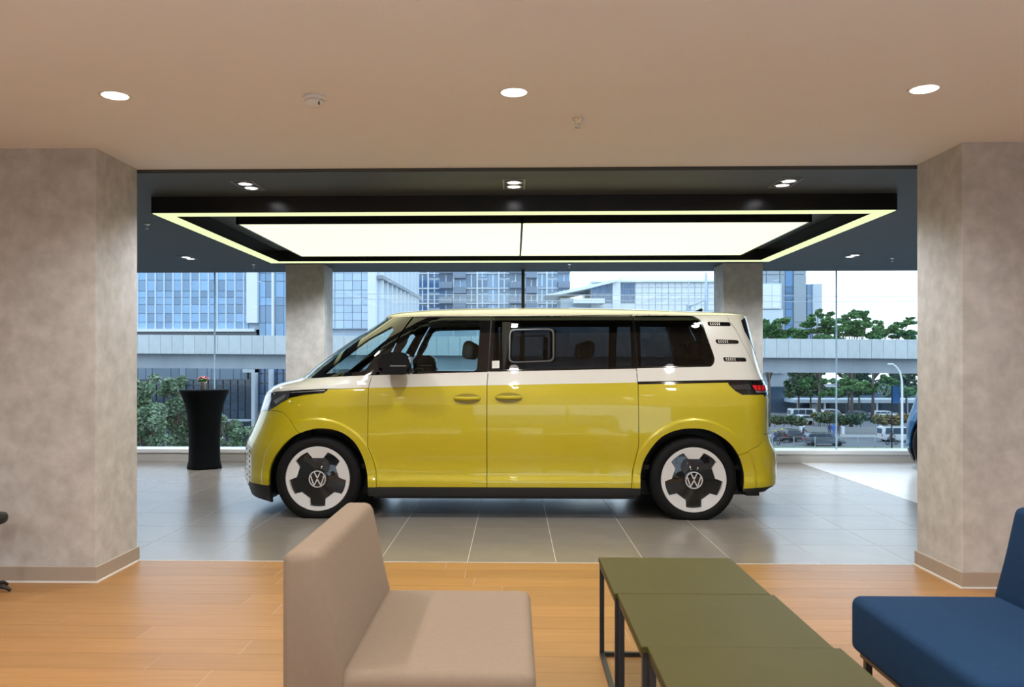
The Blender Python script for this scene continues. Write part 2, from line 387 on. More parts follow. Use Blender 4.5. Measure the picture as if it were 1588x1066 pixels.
m_olive = mat('olive_table_laminate', (0.058, 0.050, 0.011), 0.5, spec=.15, col2=(0.064, 0.055, 0.013), scale=5)
def side_table(x, y, h, lab):
    t = thing('coffee_table', lab, 'table', (x, y, 0), 0, 'square coffee tables pushed together')
    s = 0.602
    MB().box(0, s, 0, s, h - .022, h, bev=.002, seg=1).obj('table_top', m_olive, t)
    b = .020
    for a in (.004, s - .004 - b):
        for c in (.004, s - .004 - b): MB().box(a, a + b, c, c + b, 0, h - .022).obj('leg', m_blackmet, t)
    for c in (.004, s - .004 - b):
        MB().box(.004 + b, s - .004 - b, c, c + b, 0, b).obj('foot_rail', m_blackmet, t)
        MB().box(.004 + b, s - .004 - b, c, c + b, h - .042, h - .0225).obj('top_rail', m_blackmet, t)
    for a in (.004, s - .004 - b):
        MB().box(a, a + b, .004 + b, s - .004 - b, 0, b).obj('foot_rail', m_blackmet, t)
        MB().box(a, a + b, .004 + b, s - .004 - b, h - .042, h - .0225).obj('top_rail', m_blackmet, t)
xt = P(928, 864, 3.84).x
side_table(xt, 3.235, .450, 'square olive coffee table with black frame, end one closest to the van')
side_table(xt + .012, 2.628, .450, 'square olive coffee table with black frame, middle of three')
side_table(xt + .030, 2.021, .452, 'square olive coffee table with black frame, end one farthest from the van')

# black stool cut by the picture edge
m_blkleath = mat('black_leather', (.014, .016, .015), .45)
c = P(-22, 801, 4.80)
st = thing('stool', 'black round stool with star foot before the concrete column', 'stool', (c.x, 4.80, 0))
MB().lathe([(0, .405), (.10, .403), (.112, .415), (.115, .44), (.108, .456), (0, .462)], 32).obj('seat', m_blkleath, st)
MB().lathe([(.022, .03), (.022, .405), (0, .405)], 16).obj('post', m_blackmet, st)
for k in range(5):
    a = 2 * math.pi * k / 5 + .02
    MB().tube([(0, 0, .045), (.12 * math.cos(a), .12 * math.sin(a), .03), (.145 * math.cos(a), .145 * math.sin(a), .012)], [.016, .012, .010], 8).obj('foot', m_blackmet, st)

# ------------------------------------------------------------ cocktail table and flower
c = P(317, 720, 10.62)
m_span = mat('black_stretch_cover', (.004, .005, .007), .8, spec=.12, bump=.05, bscale=300)
TX, TY = c.x, 10.62
ck = thing('cocktail_table', 'tall round cocktail table in a black stretch cover by the window', 'table', (TX, TY, 0))
bm = MB()
prof = [(.215, 0), (.212, .03), (.196, .09), (.192, .30), (.198, .50), (.215, .70), (.245, .84), (.278, .93), (.302, .985), (.304, 1.0)]
n = 64; rings = []
for (r, z) in prof:
    ring = []
    for k in range(n):
        a = 2 * math.pi * k / n
        f = 1 + (.055 * (1 - z) * math.cos(4 * a + .6)) * (1 if z < .9 else 0)
        ring.append(bm.bm.verts.new((r * f * math.cos(a), r * f * math.sin(a), z)))
    rings.append(ring)
for i in range(len(rings) - 1):
    for k in range(n):
        fa = bm.bm.faces.new((rings[i][k], rings[i][(k + 1) % n], rings[i + 1][(k + 1) % n], rings[i + 1][k])); fa.smooth = True
bm.bm.faces.new(rings[-1]); bm.bm.faces.new(rings[0][::-1])
bm.obj('stretch_cover', m_span, ck)
MB().lathe([(0, 1.0005), (.300, 1.0005), (.306, 1.004), (.300, 1.010), (0, 1.010)], 64).obj('top_cap', m_span, ck)
fx = P(315.5, 600, TY).x - TX
fp = thing('potted_flower', 'small white pot of pink flowers on the black cocktail table', 'plant', (TX + fx, TY, 1.0105))
MB().lathe([(.030, 0), (.038, .085), (.043, .088), (.043, .104), (.037, .104), (.036, .09), (0, .09)], 28).obj('pot', mat('white_ceramic', (.88, .87, .85), .4), fp)
rg = random.Random(3)
m_leaf0 = mat('flower_leaf_green', (.06, .17, .02), .5); m_pink = mat('pink_petal', (.85, .33, .42), .6, rnd=.2)
for k in range(16):
    a = 2 * math.pi * k / 16; q = MB(); r = .05 + rg.uniform(0, .012); zz = .115 + rg.uniform(0, .02)
    d = Vector((math.cos(a), math.sin(a), 0)); s_ = Vector((-d.y, d.x, 0))
    v = [q.bm.verts.new(p) for p in ((d * .015) + Vector((0, 0, .095)), d * r * .6 + s_ * .018 + Vector((0, 0, zz)), d * (r + .022) + Vector((0, 0, zz - .004)), d * r * .6 - s_ * .018 + Vector((0, 0, zz)))]
    q.bm.faces.new(v); q.obj('leaf', m_leaf0, fp)
pet = MB()
for k in range(5):
    a = 2 * math.pi * k / 5
    pet.lathe([(0, 0), (.008, .002), (.009, .005), (0, .007)], 8, c=(.010 * math.cos(a), .010 * math.sin(a), 0))
pet_me = pet.mesh('blossom', m_pink)
for k in range(30):
    a = rg.uniform(0, 6.283); r = .060 * math.sqrt(rg.random())
    put('blossom', pet_me, fp, (r * math.cos(a), r * math.sin(a), .158 - 7.0 * r * r + rg.uniform(0, .01)), (rg.uniform(-.5, .5), rg.uniform(-.5, .5), a))
MB().lathe([(.03, .10), (.055, .125), (.04, .145), (0, .15)], 16).obj('foliage_core', m_leaf0, fp)
# ------------------------------------------------------------ the van
CAR_X, CAR_Y = -0.08, 8.125
HUB_F, HUB_R, HUB_Z = -1.6195, 1.6195, 0.345
def hermite(pts):
    xs = [p[0] for p in pts]; ys = [p[1] for p in pts]; n = len(xs)
    d = [(ys[i + 1] - ys[i]) / (xs[i + 1] - xs[i]) for i in range(n - 1)]
    m = [d[0]] + [0 if d[i - 1] * d[i] <= 0 else 2 * d[i - 1] * d[i] / (d[i - 1] + d[i]) for i in range(1, n - 1)] + [d[-1]]
    def f(x):
        if x <= xs[0]: return ys[0] + m[0] * (x - xs[0]) * 0
        if x >= xs[-1]: return ys[-1]
        lo, hi = 0, n - 1
        while hi - lo > 1:
            k = (lo + hi) // 2
            if xs[k] <= x: lo = k
            else: hi = k
        h = xs[hi] - xs[lo]; t = (x - xs[lo]) / h
        return ((1 + 2 * t) * ys[lo] + t * h * m[lo]) * (1 - t) ** 2 + ((3 - 2 * t) * ys[hi] + (t - 1) * h * m[hi]) * t * t
    return f
Z_E = 1.765
b_w = hermite([(.10, .925), (.20, .955), (.26, .974), (.33, .977), (.385, .963), (.46, .961), (.58, .972), (.75, .985), (.95, .984), (1.06, .972), (1.10, .966), (1.16, .950), (1.30, .920), (1.5, .878), (1.70, .826), (1.80, .79)])
def sil(pxs, dy, dx):
    out = {}
    for px, py in pxs:
        q = P(px, py, CAR_Y - dy); out[round(q.z, 4)] = q.x - CAR_X + dx
    return sorted(out.items())
x_f = hermite(sil([(387, 764), (382, 756), (380, 735), (380, 710), (382.3, 690), (388.7, 676), (400.5, 649), (407.3, 629), (413, 613), (419, 605), (432.6, 597), (454.6, 591), (469, 587.5), (495, 567), (549, 527.5), (583, 505.5), (606, 490.5)], .62, -.115))
x_r = hermite(sil([(1190, 764), (1209, 755), (1212.5, 745), (1213, 730), (1213, 717), (1210.6, 700), (1202.5, 683), (1199, 664), (1199, 612), (1197.5, 598), (1192, 588), (1186, 571), (1176, 527), (1167, 489)], .74, .02))
a_fz = hermite([(0.1, .85), (1.05, .85), (1.25, .72), (1.8, .62)])
a_rz = hermite([(.1, .34), (1.2, .30), (1.8, .24)])
PF, PR = 2.4, 2.8
def sstep(a, b, x):
    t = max(0.0, min(1.0, (x - a) / (b - a))); return t * t * (3 - 2 * t)
def flare(x, z):
    v = 0.0
    for hx in (HUB_F, HUB_R):
        r = math.hypot(x - hx, z - HUB_Z); v += .011 * (1 - sstep(.512, .534, r)) + .010 * (1 - sstep(.45, .85, r))
    return v
def surf(u, z, off=0.0):
    af, ar = a_fz(z), a_rz(z); cf = x_f(z) + af; cr = x_r(z) - ar; w = b_w(z)
    if u < cf:
        ph = min((cf - u) / af, math.pi / 2); s, c = math.sin(ph), math.cos(ph)
        x = cf - af * max(s, 0) ** (2 / PF); y = w * max(c, 0) ** (2 / PF)
    elif u > cr:
        ph = min((u - cr) / ar, math.pi / 2); s, c = math.sin(ph), math.cos(ph)
        x = cr + ar * s ** (2 / PR); y = w * max(c, 0) ** (2 / PR)
    else: x, y = u, w
    y += flare(x, z) * min(1, y / .8)
    return Vector((x, -y, z))
def nrm(u, z):
    e = .0025
    a = surf(u + e, z) - surf(u - e, z); b = surf(u, z + e) - surf(u, z - e)
    n = a.cross(b)
    return n.normalized() if n.length > 1e-9 else Vector((0, -1, 0))
def u_of(x, z):
    af, ar = a_fz(z), a_rz(z); cf = x_f(z) + af; cr = x_r(z) - ar
    if x < cf: return cf - af * math.asin(min(1, ((cf - x) / af)) ** (PF / 2))
    if x > cr: return cr + ar * math.asin(min(1, (x - cr) / ar) ** (PR / 2))
    return x
def umin(z): return x_f(z) + a_fz(z) - a_fz(z) * math.pi / 2
def umax(z): return x_r(z) - a_rz(z) + a_rz(z) * math.pi / 2
def uz(px, py):
    y = -.95; x = z = 0
    for _ in range(14):
        q = P(px, py, CAR_Y + y); x = q.x - CAR_X; z = q.z
        lo = x_f(z) + .045 * a_fz(z); hi = x_r(z) - .02
        x = max(lo, min(hi, x)); y2 = surf(u_of(x, z), z).y; y = .5 * y + .5 * y2
    return (u_of(x, z), z)
def pxs(*pts): return [uz(a, b) for a, b in pts]
def densify(poly, step=.03, closed=True):
    out = []; n = len(poly)
    for i in range(n if closed else n - 1):
        a, b = poly[i], poly[(i + 1) % n]; L = math.hypot(b[0] - a[0], b[1] - a[1]); k = max(1, int(math.ceil(L / step)))
        for j in range(k): out.append((a[0] + (b[0] - a[0]) * j / k, a[1] + (b[1] - a[1]) * j / k))
    if not closed: out.append(poly[-1])
    return out
def rounded(poly, r, seg=5):
    out = []; n = len(poly)
    for i in range(n):
        p, a, b = Vector(poly[i]), Vector(poly[i - 1]), Vector(poly[(i + 1) % n])
        da, db = a - p, b - p; k = min(r, da.length * .45, db.length * .45)
        s, e = p + da.normalized() * k, p + db.normalized() * k
        for j in range(seg + 1):
            t = j / seg; q = s * (1 - t) ** 2 + p * 2 * t * (1 - t) + e * t * t; out.append((q.x, q.y))
    return out
def smooth_curve(pts, n=8):
    out = []
    for i in range(len(pts) - 1):
        p0, p1, p2, p3 = (Vector(pts[max(i - 1, 0)]), Vector(pts[i]), Vector(pts[i + 1]), Vector(pts[min(i + 2, len(pts) - 1)]))
        for j in range(n):
            t = j / n
            q = .5 * ((2 * p1) + (p2 - p0) * t + (2 * p0 - 5 * p1 + 4 * p2 - p3) * t * t + (3 * p1 - p0 - 3 * p2 + p3) * t ** 3); out.append((q.x, q.y))
    out.append(tuple(pts[-1])); return out
def area2(p): return sum(p[i][0] * p[(i + 1) % len(p)][1] - p[(i + 1) % len(p)][0] * p[i][1] for i in range(len(p)))
def shrink(poly, g):
    if not g: return poly
    n = len(poly); s = 1 if area2(poly) > 0 else -1; out = []
    for i in range(n):
        a, p, b = Vector(poly[i - 1]), Vector(poly[i]), Vector(poly[(i + 1) % n])
        e1, e2 = (p - a), (b - p)
        if e1.length < 1e-7: e1 = e2
        if e2.length < 1e-7: e2 = e1
        n1 = Vector((-e1.y, e1.x)).normalized() * s; n2 = Vector((-e2.y, e2.x)).normalized() * s
        m = n1 + n2
        if m.length < 1e-4: m = n1
        m.normalize(); k = g / max(.5, m.dot(n1)); q = p + m * k; out.append((q.x, q.y))
    return out
def inside(pts, poly):
    pts = np.asarray(pts); x, y = pts[:, 0], pts[:, 1]; r = np.zeros(len(pts), bool); n = len(poly)
    for i in range(n):
        x0, y0 = poly[i - 1]; x1, y1 = poly[i]
        if y0 == y1: continue
        c = ((y0 > y) != (y1 > y)) & (x < (x1 - x0) * (y - y0) / (y1 - y0) + x0); r ^= c
    return r
def clean(poly):
    out = []
    for p in poly:
        if not out or math.hypot(p[0] - out[-1][0], p[1] - out[-1][1]) > 1e-4: out.append(p)
    if math.hypot(out[0][0] - out[-1][0], out[0][1] - out[-1][1]) < 1e-4: out.pop()
    return out
RINGS = [(hx + r * math.cos(a), HUB_Z + r * math.sin(a)) for hx in (HUB_F, HUB_R) for r in (.48, .497, .512, .5195, .527, .534, .55, .575, .61, .66) for a in np.linspace(0, math.pi * 2, 110, endpoint=False)]
def tri2d(poly, holes=(), step=.045, zstep=None, rings=False):
    loops = [poly] + list(holes); V, E = [], []
    for lp in loops:
        b = len(V); V += [Vector(p) for p in lp]; E += [(b + i, b + (i + 1) % len(lp)) for i in range(len(lp))]
    P_ = np.array(poly); x0, z0 = P_.min(0); x1, z1 = P_.max(0); zs = zstep or step
    gx = np.arange(x0 + step * .5, x1, step); gz = np.arange(z0 + zs * .5, z1, zs)
    if len(gx) and len(gz):
        G = np.array([(a, b) for b in gz for a in gx])
        if rings:
            rr_ = np.minimum(np.hypot(G[:, 0] - HUB_F, G[:, 1] - HUB_Z), np.hypot(G[:, 0] - HUB_R, G[:, 1] - HUB_Z)); G = np.concatenate([G[(rr_ > .69) | (rr_ < .46)], np.array([(u_of(a, b) if b > .12 else a, b) for a, b in RINGS])])
        ok = inside(G, poly)
        for h in holes: ok &= ~inside(G, h)
        bd = np.array([p for lp in loops for p in lp])
        G = G[ok]
        if len(G):
            d = np.sqrt(((G[:, None, :] - bd[None, :, :]) ** 2).sum(2)).min(1); G = G[d > (step * .35 if not rings else .006)]
            V += [Vector((float(a), float(b))) for a, b in G]
    r = delaunay_2d_cdt(V, E, [], 0, 1e-6)
    vs, fs = r[0], r[2]
    cen = np.array([[sum(vs[k].x for k in f) / 3, sum(vs[k].y for k in f) / 3] for f in fs])
    ok = inside(cen, poly)
    for h in holes: ok &= ~inside(cen, h)
    return [(v.x, v.y) for v in vs], [tuple(f) for f, k in zip(fs, ok) if k]
def skin(name, poly, m, parent, holes=(), gap=.003, off=0.0, thick=.02, step=.05, zstep=None, sides=(1, -1), lipmat=None, rings=False):
    """panel lying on the body surface; poly in (u,z). Builds it on both sides of the van"""
    poly = clean(poly); poly = clean(shrink(clean(densify(poly, .035)), gap))
    holes = [clean(shrink(clean(densify(clean(h), .03)), -gap)) for h in holes]
    v2, fs = tri2d(poly, holes, step, zstep, rings)
    pos = [surf(u, z) for u, z in v2]; nn = [nrm(u, z) for u, z in v2]
    res = []
    for sd in sides:
        vs = [p + n * off for p, n in zip(pos, nn)]; ns = [n.copy() for n in nn]
        F = []
        for f in fs:
            a, b, c = (vs[k] for k in f)
            F.append(f if (b - a).cross(c - a).dot(ns[f[0]]) > 0 else f[::-1])
        cnt = {}
        for f in F:
            for i in range(3): cnt[(f[i], f[(i + 1) % 3])] = 1
        B = [e for e in cnt if (e[1], e[0]) not in cnt]
        nf = len(F); ln = []
        base = len(vs); mp = {}
        def dupv(k, inner):
            if (k, inner) not in mp:
                mp[(k, inner)] = len(vs); vs.append(pos[k] + nn[k] * (off - (thick if inner else 0))); ns.append(nn[k])
            return mp[(k, inner)]
        for a, b in B: F.append((dupv(b, 0), dupv(a, 0), dupv(a, 1), dupv(b, 1)))
        if sd < 0:
            vs = [Vector((v.x, -v.y, v.z)) for v in vs]; ns = [Vector((n.x, -n.y, n.z)) for n in ns]; F = [f[::-1] for f in F]
        me = mesh_of(name, vs, F, m, True)
        if lipmat:
            me.materials.append(lipmat)
        loops = []
        for pi, f in enumerate(F):
            if pi < nf: loops += [ns[k] for k in f]
            else:
                fn = me.polygons[pi].normal.copy(); loops += [fn] * 4
                if lipmat: me.polygons[pi].material_index = 1
        me.normals_split_custom_set([tuple(v) for v in loops])
        par = parent[0 if sd > 0 else 1] if isinstance(parent, (list, tuple)) else parent
        res.append(put(name, me, par))
    return res

m_yel = mat('van_yellow_paint', (0.57, 0.455, 0.004), 0.36, metal=0.12, coat=1.0, spec=.5)
m_crm = mat('van_white_paint', (0.80, 0.77, 0.71), 0.30, coat=1.0)
m_gblk = mat('gloss_black_trim', (.006, .006, .007), .06, coat=.5)
m_pblk = mat('satin_black_plastic', (.016, .016, .017), .5)
m_vgl = glass('clear_van_glass', (.70, .83, .84), 1.45)
m_tint = glass('privacy_glass', (.17, .18, .19), 1.5)
m_inn = mat('dark_cabin_lining', (.02, .019, .018), .8)
m_seat = mat('cabin_seat_fabric', (.10, .085, .07), .85)
m_head = mat('cabin_headliner', (.13, .12, .10), .9)
m_red = mat('tail_lamp_red', (.80, .015, .02), .15, coat=1.0)
m_lampgl = mat('headlamp_lens', (.05, .055, .065), .05, coat=1.0, spec=.8)
m_tyre = mat('tyre_rubber', (.006, .006, .006), .75, spec=.25)
m_alloy = mat('white_alloy', (.72, .70, .68), .35, coat=.5)
m_silver = mat('silver_trim', (.6, .6, .62), .25, metal=.8)

van = thing('van', 'yellow and white electric van displayed under the light panels', 'van', (CAR_X, CAR_Y, 0))

# --- outlines traced on the side
arch_f = smooth_curve(pxs((415.5, 770), (415.7, 757), (417.4, 730), (427.5, 706.5), (451, 680), (478, 668), (502, 665), (529, 671), (549, 686), (562.6, 710), (569.4, 737), (570, 757), (570, 770)), 6)
arch_r = smooth_curve(pxs((993.5, 770), (993.5, 754), (994.5, 730), (1003, 706.5), (1023, 681), (1046.8, 668.7), (1073.8, 665), (1100.8, 668.7), (1127.9, 684.6), (1144.8, 706.5), (1152.5, 730), (1153.5, 751), (1153.5, 770)), 6)
def clipz(c, z): return [p for p in c if p[1] > z]
zs_ = uz(700, 756.5)[1]      # sill line
af_ = clipz(arch_f, zs_); ar_ = clipz(arch_r, zs_)
af_ = [(af_[0][0], zs_)] + af_ + [(af_[-1][0], zs_)]; ar_ = [(ar_[0][0], zs_)] + ar_ + [(ar_[-1][0], zs_)]
seam_b = smooth_curve(pxs((460.5, 669.5), (453, 656.3), (444.6, 645.4), (433.7, 638.5), (416.6, 637)), 4)     # bumper/fender seam from arch to lamp
dfe = pxs((577, 582), (573, 594), (571, 605), (570.5, 650), (570, 693), (575, 704), (579.5, 716.7), (583, 732), (583.6, 757))  # door front edge
dre = pxs((757, 576.5), (755.5, 590), (754.5, 605), (755, 757))
sre = pxs((986.7, 571.5), (989.4, 595), (990.4, 693), (985.5, 712), (981, 730), (979, 756))
belt = {k: uz(*k) for k in ((508.6, 604), (571, 601), (755.2, 597), (989, 592.7))}
Bp = lambda a: belt[a]
def split(curve, z, upper):
    out = [p for p in curve if (p[1] > z) == upper]; return out
# arch point nearest the bumper seam
k_s = min(range(len(af_)), key=lambda i: math.hypot(af_[i][0] - seam_b[0][0], af_[i][1] - seam_b[0][1]))
zb0 = zs_
lampbot = uz(407, 637); lampb2 = uz(419, 636.5)
V_TIP = .60
nose_pts = lambda z0, z1, n: [(umin(z0 + (z1 - z0) * i / n) + .001, z0 + (z1 - z0) * i / n) for i in range(n + 1)]
# front bumper (yellow): arch, seam, V line, nose
bump = af_[:k_s + 1] + seam_b[1:] + [lampbot, (umin(V_TIP) + .002, V_TIP)] + nose_pts(V_TIP - .02, zb0, 6)[0:]
fb = skin('front_bumper', bump, m_yel, van, gap=.002, rings=True)
# fender
fend = af_[k_s:][::1] + [dfe[-1]] + dfe[::-1][1:-1]
zbelt = Bp((571, 601))[1]
fend = af_[k_s:] + [(dfe[-1][0], zs_)] + [p for p in dfe[::-1][1:] if p[1] < zbelt] + [Bp((571, 601)), Bp((508.6, 604))] + pxs((502, 609.5), (470, 613), (451, 617), (436, 625), (424, 633)) + seam_b[::-1][0:-1]
fe = skin('front_fender', fend, m_yel, van, gap=.002, rings=True)
# white cowl + hood + nose V
wtop = pxs((489, 586.6), (577, 581.8))
ztop_ = uz(471, 587)[1]
cowl = [(Bp((571, 601))[0], Bp((571, 601))[1] - .005)] + [p for p in dfe[::-1] if p[1] > zbelt] + [wtop[0]] + [(umin(ztop_) + .001, ztop_)] + nose_pts(ztop_ - .012, V_TIP + .02, 14) + [(umin(V_TIP) + .002, V_TIP), lampbot] + pxs((406.5, 630), (411, 616), (414, 611.5), (430, 607.5), (446, 606.5), (470, 605), (507, 603.5)) 
co = skin('hood_and_cowl', cowl, m_crm, van, gap=.0015, zstep=.03, off=.0008)
# lower black lip and sills
def ring_poly(u0, u1, z0, z1, n=30): return [(u0 + (u1 - u0) * i / n, z0) for i in range(n + 1)] + [(u1 + (u0 - u1) * i / n, z1) for i in range(n + 1)]
zl = uz(450, 769)[1]
zt = .135
lip_u0 = umin(.2) + .002
skin('front_lip', [(af_[0][0], zs_), (umin(zs_) + .002, zs_), (umin(.16) + .03, .16), (af_[0][0] - .1, zt - .01), (af_[0][0], zt - .02)], m_pblk, van, gap=.001, off=-.012)
zr = uz(700, 769)[1]
skin('sill_trim', [(af_[-1][0] + .002, zs_), (ar_[0][0], zs_), (ar_[0][0], zr + .015), (ar_[0][0] - .2, zr), (af_[-1][0] + .002, zr - .004)], m_pblk, van, gap=.001, off=.004, step=.1)
skin('rear_lip', [(ar_[-1][0], uz(1153.5, 752)[1]), (umax(zs_) - .01, uz(1210, 747.5)[1]), (umax(.22) - .06, .20), (ar_[-1][0], uz(1153, 764)[1])], m_pblk, van, gap=.001, off=-.008)

# --- front door
door = thing  # alias not used
dl = [p for p in dfe if p[1] < zbelt - .004]
yel_d = [Bp((571, 601))] + dl[:-1] + [(dl[-1][0], zs_), (dre[-1][0], zs_), Bp((755.2, 597))]
fd = skin('front_door', yel_d, m_yel, van, rings=True)
Bq = lambda k: (belt[k][0], belt[k][1] - .0075)
up_d = [Bq((571, 601)), Bq((755.2, 597)), dre[0], dfe[0]]
skin('upper_panel', up_d, m_crm, fd, gap=.003, off=.0008)
fr_o = pxs((586, 581), (757, 576.3), (762, 490.4), (641, 492.8))
gl_o = rounded(pxs((600, 577), (739, 575.2), (744.5, 499.5), (646, 501)), .035)
skin('window_frame', fr_o, m_gblk, fd, holes=[gl_o], gap=.003, thick=.03)
skin('window_glass', gl_o, m_vgl, fd, gap=-.004, off=-.012, thick=.003)
# --- sliding door
yel_s = [Bp((755.2, 597)), (dre[-1][0], zs_), (sre[-1][0], zs_)] + [p for p in sre[::-1][1:] if p[1] < Bp((989, 592.7))[1] - .004] + [Bp((989, 592.7))]
sd_ = skin('sliding_door', yel_s, m_yel, van, rings=True)
skin('upper_panel', [Bq((755.2, 597)), Bq((989, 592.7)), sre[0], dre[0]], m_crm, sd_, off=.0008)
fr_s = pxs((757.5, 576.2), (986, 571.3), (981.3, 487.9), (763, 490.2))
gl_s = rounded(pxs((765, 573.2), (984, 569), (979.5, 490), (768, 492)), .02)
skin('window_frame', fr_s, m_gblk, sd_, holes=[gl_s], gap=.003, thick=.03)
skin('window_glass', gl_s, m_tint, sd_, gap=-.004, off=-.006, thick=.003)
sp_o = rounded(pxs((788.5, 563), (859.5, 561), (859.5, 509.5), (789.5, 510.5)), .05)
sp_i = rounded(pxs((791, 561), (857, 559), (857, 511.5), (792, 512.5)), .045)
skin('vent_pane_frame', sp_o, mat('dark_grey_trim', (.07, .065, .06), .35), sd_, holes=[sp_i], gap=0, off=.002, thick=.012)
skin('inner_rail', pxs((853, 561), (862, 560.5), (862, 513), (853, 513)), m_gblk, sd_, gap=0, off=-.012, thick=.01)
skin('inner_rail', pxs((808, 561), (812, 561), (812, 513), (808, 513)), m_gblk, sd_, gap=0, off=-.012, thick=.01)
skin('sticker', pxs((763, 571.5), (774.5, 571.2), (774.5, 559.7), (763, 560)), mat('white_sticker', (.75, .75, .73), .5), sd_, gap=0, off=.002, thick=.002, sides=(1,))
for a0, a1 in ((977, 992), (752, 767)): skin('pillar_cover', pxs((a0 + 3, 575), (a1 + 3, 575), (a1, 488.5), (a0, 488.5)), m_pblk, van, gap=0, off=-.022, thick=.004, step=.1)
# --- rear quarter
zq = uz(1060, 592)[1]
seam_rb = pxs((1146, 707), (1160, 701.5), (1174, 693), (1183, 684), (1185.5, 674))
tg_x = uz(1185.5, 673)[0]
k_r = min(range(len(ar_)), key=lambda i: math.hypot(ar_[i][0] - seam_rb[0][0], ar_[i][1] - seam_rb[0][1]))
rail_b = pxs((989.5, 596.2), (1129, 593.4))
tl = pxs((1127, 590.4), (1191.6, 589.6), (1196, 597), (1197.0, 604), (1195.0, 612.4), (1151, 612.4), (1141.3, 607), (1131, 597.5))
tlx = (umax(tl[2][1]) - .30)
rq = ar_[:k_r + 1][::1]
rq = [(sre[-1][0], zs_)] + rq + seam_rb[1:] + [(tg_x, tl[5][1])] + [tl[5], tl[6], tl[7]] + [rail_b[1], rail_b[0]] + [p for p in sre[2:-1] if p[1] < rail_b[0][1]]
skin('rear_quarter_panel', rq, m_yel, van, gap=.002, rings=True)
zt_rb = uz(1186, 673)[1]
rb = ar_[k_r:] + [(umax(zs_) - .001, zs_ + .04)] + [(umax(zs_ + .04 + (zt_rb - zs_ - .04) * i / 6) - .001, zs_ + .04 + (zt_rb - zs_ - .04) * i / 6) for i in range(1, 7)] + [seam_rb[-1]] + seam_rb[::-1][1:-1]
skin('rear_bumper', rb, m_yel, van, gap=.002, rings=True)
ztl = tl[4][1]
tg = [(tg_x, zt_rb), (umax(zt_rb) - .001, zt_rb)] + [(umax(zt_rb + (ztl - zt_rb) * i / 5) - .001, zt_rb + (ztl - zt_rb) * i / 5) for i in range(1, 6)] + [(tg_x, ztl)]
tgo = skin('tailgate', tg, m_yel, van, gap=.002)
# black strip, D pillar, rear window
skin('slide_rail', pxs((989.5, 595.6), (989.2, 592.6), (1127, 590), (1129, 592.9)), m_gblk, van, gap=0, off=-.004)
zt0 = uz(1190, 589.6)[1]
wtop_ = smooth_curve(pxs((982.3, 488), (1040, 488.4), (1068, 489.4), (1080, 493), (1088.5, 501), (1098, 527), (1107, 552), (1107.5, 561), (1103.5, 567.5), (1090, 569), (987.2, 571.3)), 5)
wq_o = wtop_
seam_d = pxs((1178.5, 589.5), (1154, 537), (1127, 486.5))
dp = [pxs((989.0, 592.2))[0]] + pxs((1127, 589.7)) + [seam_d[0], seam_d[1], (uz(1127, 487)[0], Z_E), (uz(981.5, 487.2)[0], Z_E)] + wtop_
skin('d_pillar_panel', dp, m_crm, van, gap=.0015)
gq = smooth_curve(pxs((984.6, 490), (1040, 490.4), (1067, 491.4), (1078.5, 495), (1086.5, 502.5), (1096, 528), (1104.8, 552), (1105, 560), (1101.5, 565.5), (1089, 566.8), (989.5, 569)), 4)
wf = skin('rear_window_frame', wq_o, m_gblk, van, holes=[gq], gap=.001, thick=.02)
skin('window_glass', gq, m_tint, wf, gap=-.004, off=-.005, thick=.003)
# tail section white, with black spoiler sides
blk = pxs((1149.5, 497), (1153, 494), (1160.5, 493.2), (1161.5, 512), (1170, 535), (1180, 566), (1182.5, 571), (1171, 548), (1155, 515))
zrw = 1.20
tw = [seam_d[0]] + [(umax(zt0) - .001, zt0)] + [(umax(zt0 + (Z_E - zt0) * i / 8) - .001, zt0 + (Z_E - zt0) * i / 8) for i in range(1, 9)] + [(uz(1127, 487)[0], Z_E), seam_d[1]]
rwh = [(umax(z) - .002 - d, z) for z, d in ((1.24, .002), (1.45, .002), (1.66, .002))] + [(umax(1.66) - .22, 1.66), (umax(1.24) - .24, 1.24)]
twp = skin('tailgate_upper', tw, m_crm, van, gap=.0015)
skin('spoiler_side', blk, m_gblk, twp, gap=0, off=.003, thick=.01, step=.03)
skin('rear_glass', [(umax(1.25) - .004, 1.25), (umax(1.64) - .004, 1.64), (umax(1.64) - .17, 1.64), (umax(1.25) - .19, 1.25)], m_gblk, twp, gap=0, off=.003, thick=.004)
# tail lamps
tlo = skin('tail_lamp', tl, m_gblk, van, gap=.001, off=-.001)
skin('red_lens', pxs((1166, 597.6), (1195.5, 597), (1196, 605.2), (1171.6, 605.8)), m_red, tlo, gap=0, off=.002, thick=.004, step=.03)
skin('lens_strip', pxs((1171, 607), (1194.5, 606.6), (1194.5, 608.3), (1173, 608.8)), m_silver, tlo, gap=0, off=.002, thick=.004)
skin('lens_strip', pxs((1131.5, 597.5), (1162, 596.5), (1165, 604), (1140, 605)), mat('smoked_lens', (.03, .03, .032), .2, coat=1), tlo, gap=0, off=.002, thick=.004)
for a in (1173, 1179, 1185): skin('lens_bar', pxs((a, 597.8), (a + .9, 597.8), (a + 2.2, 605.4), (a + 1.3, 605.4)), m_gblk, tlo, gap=0, off=.004, thick=.003)
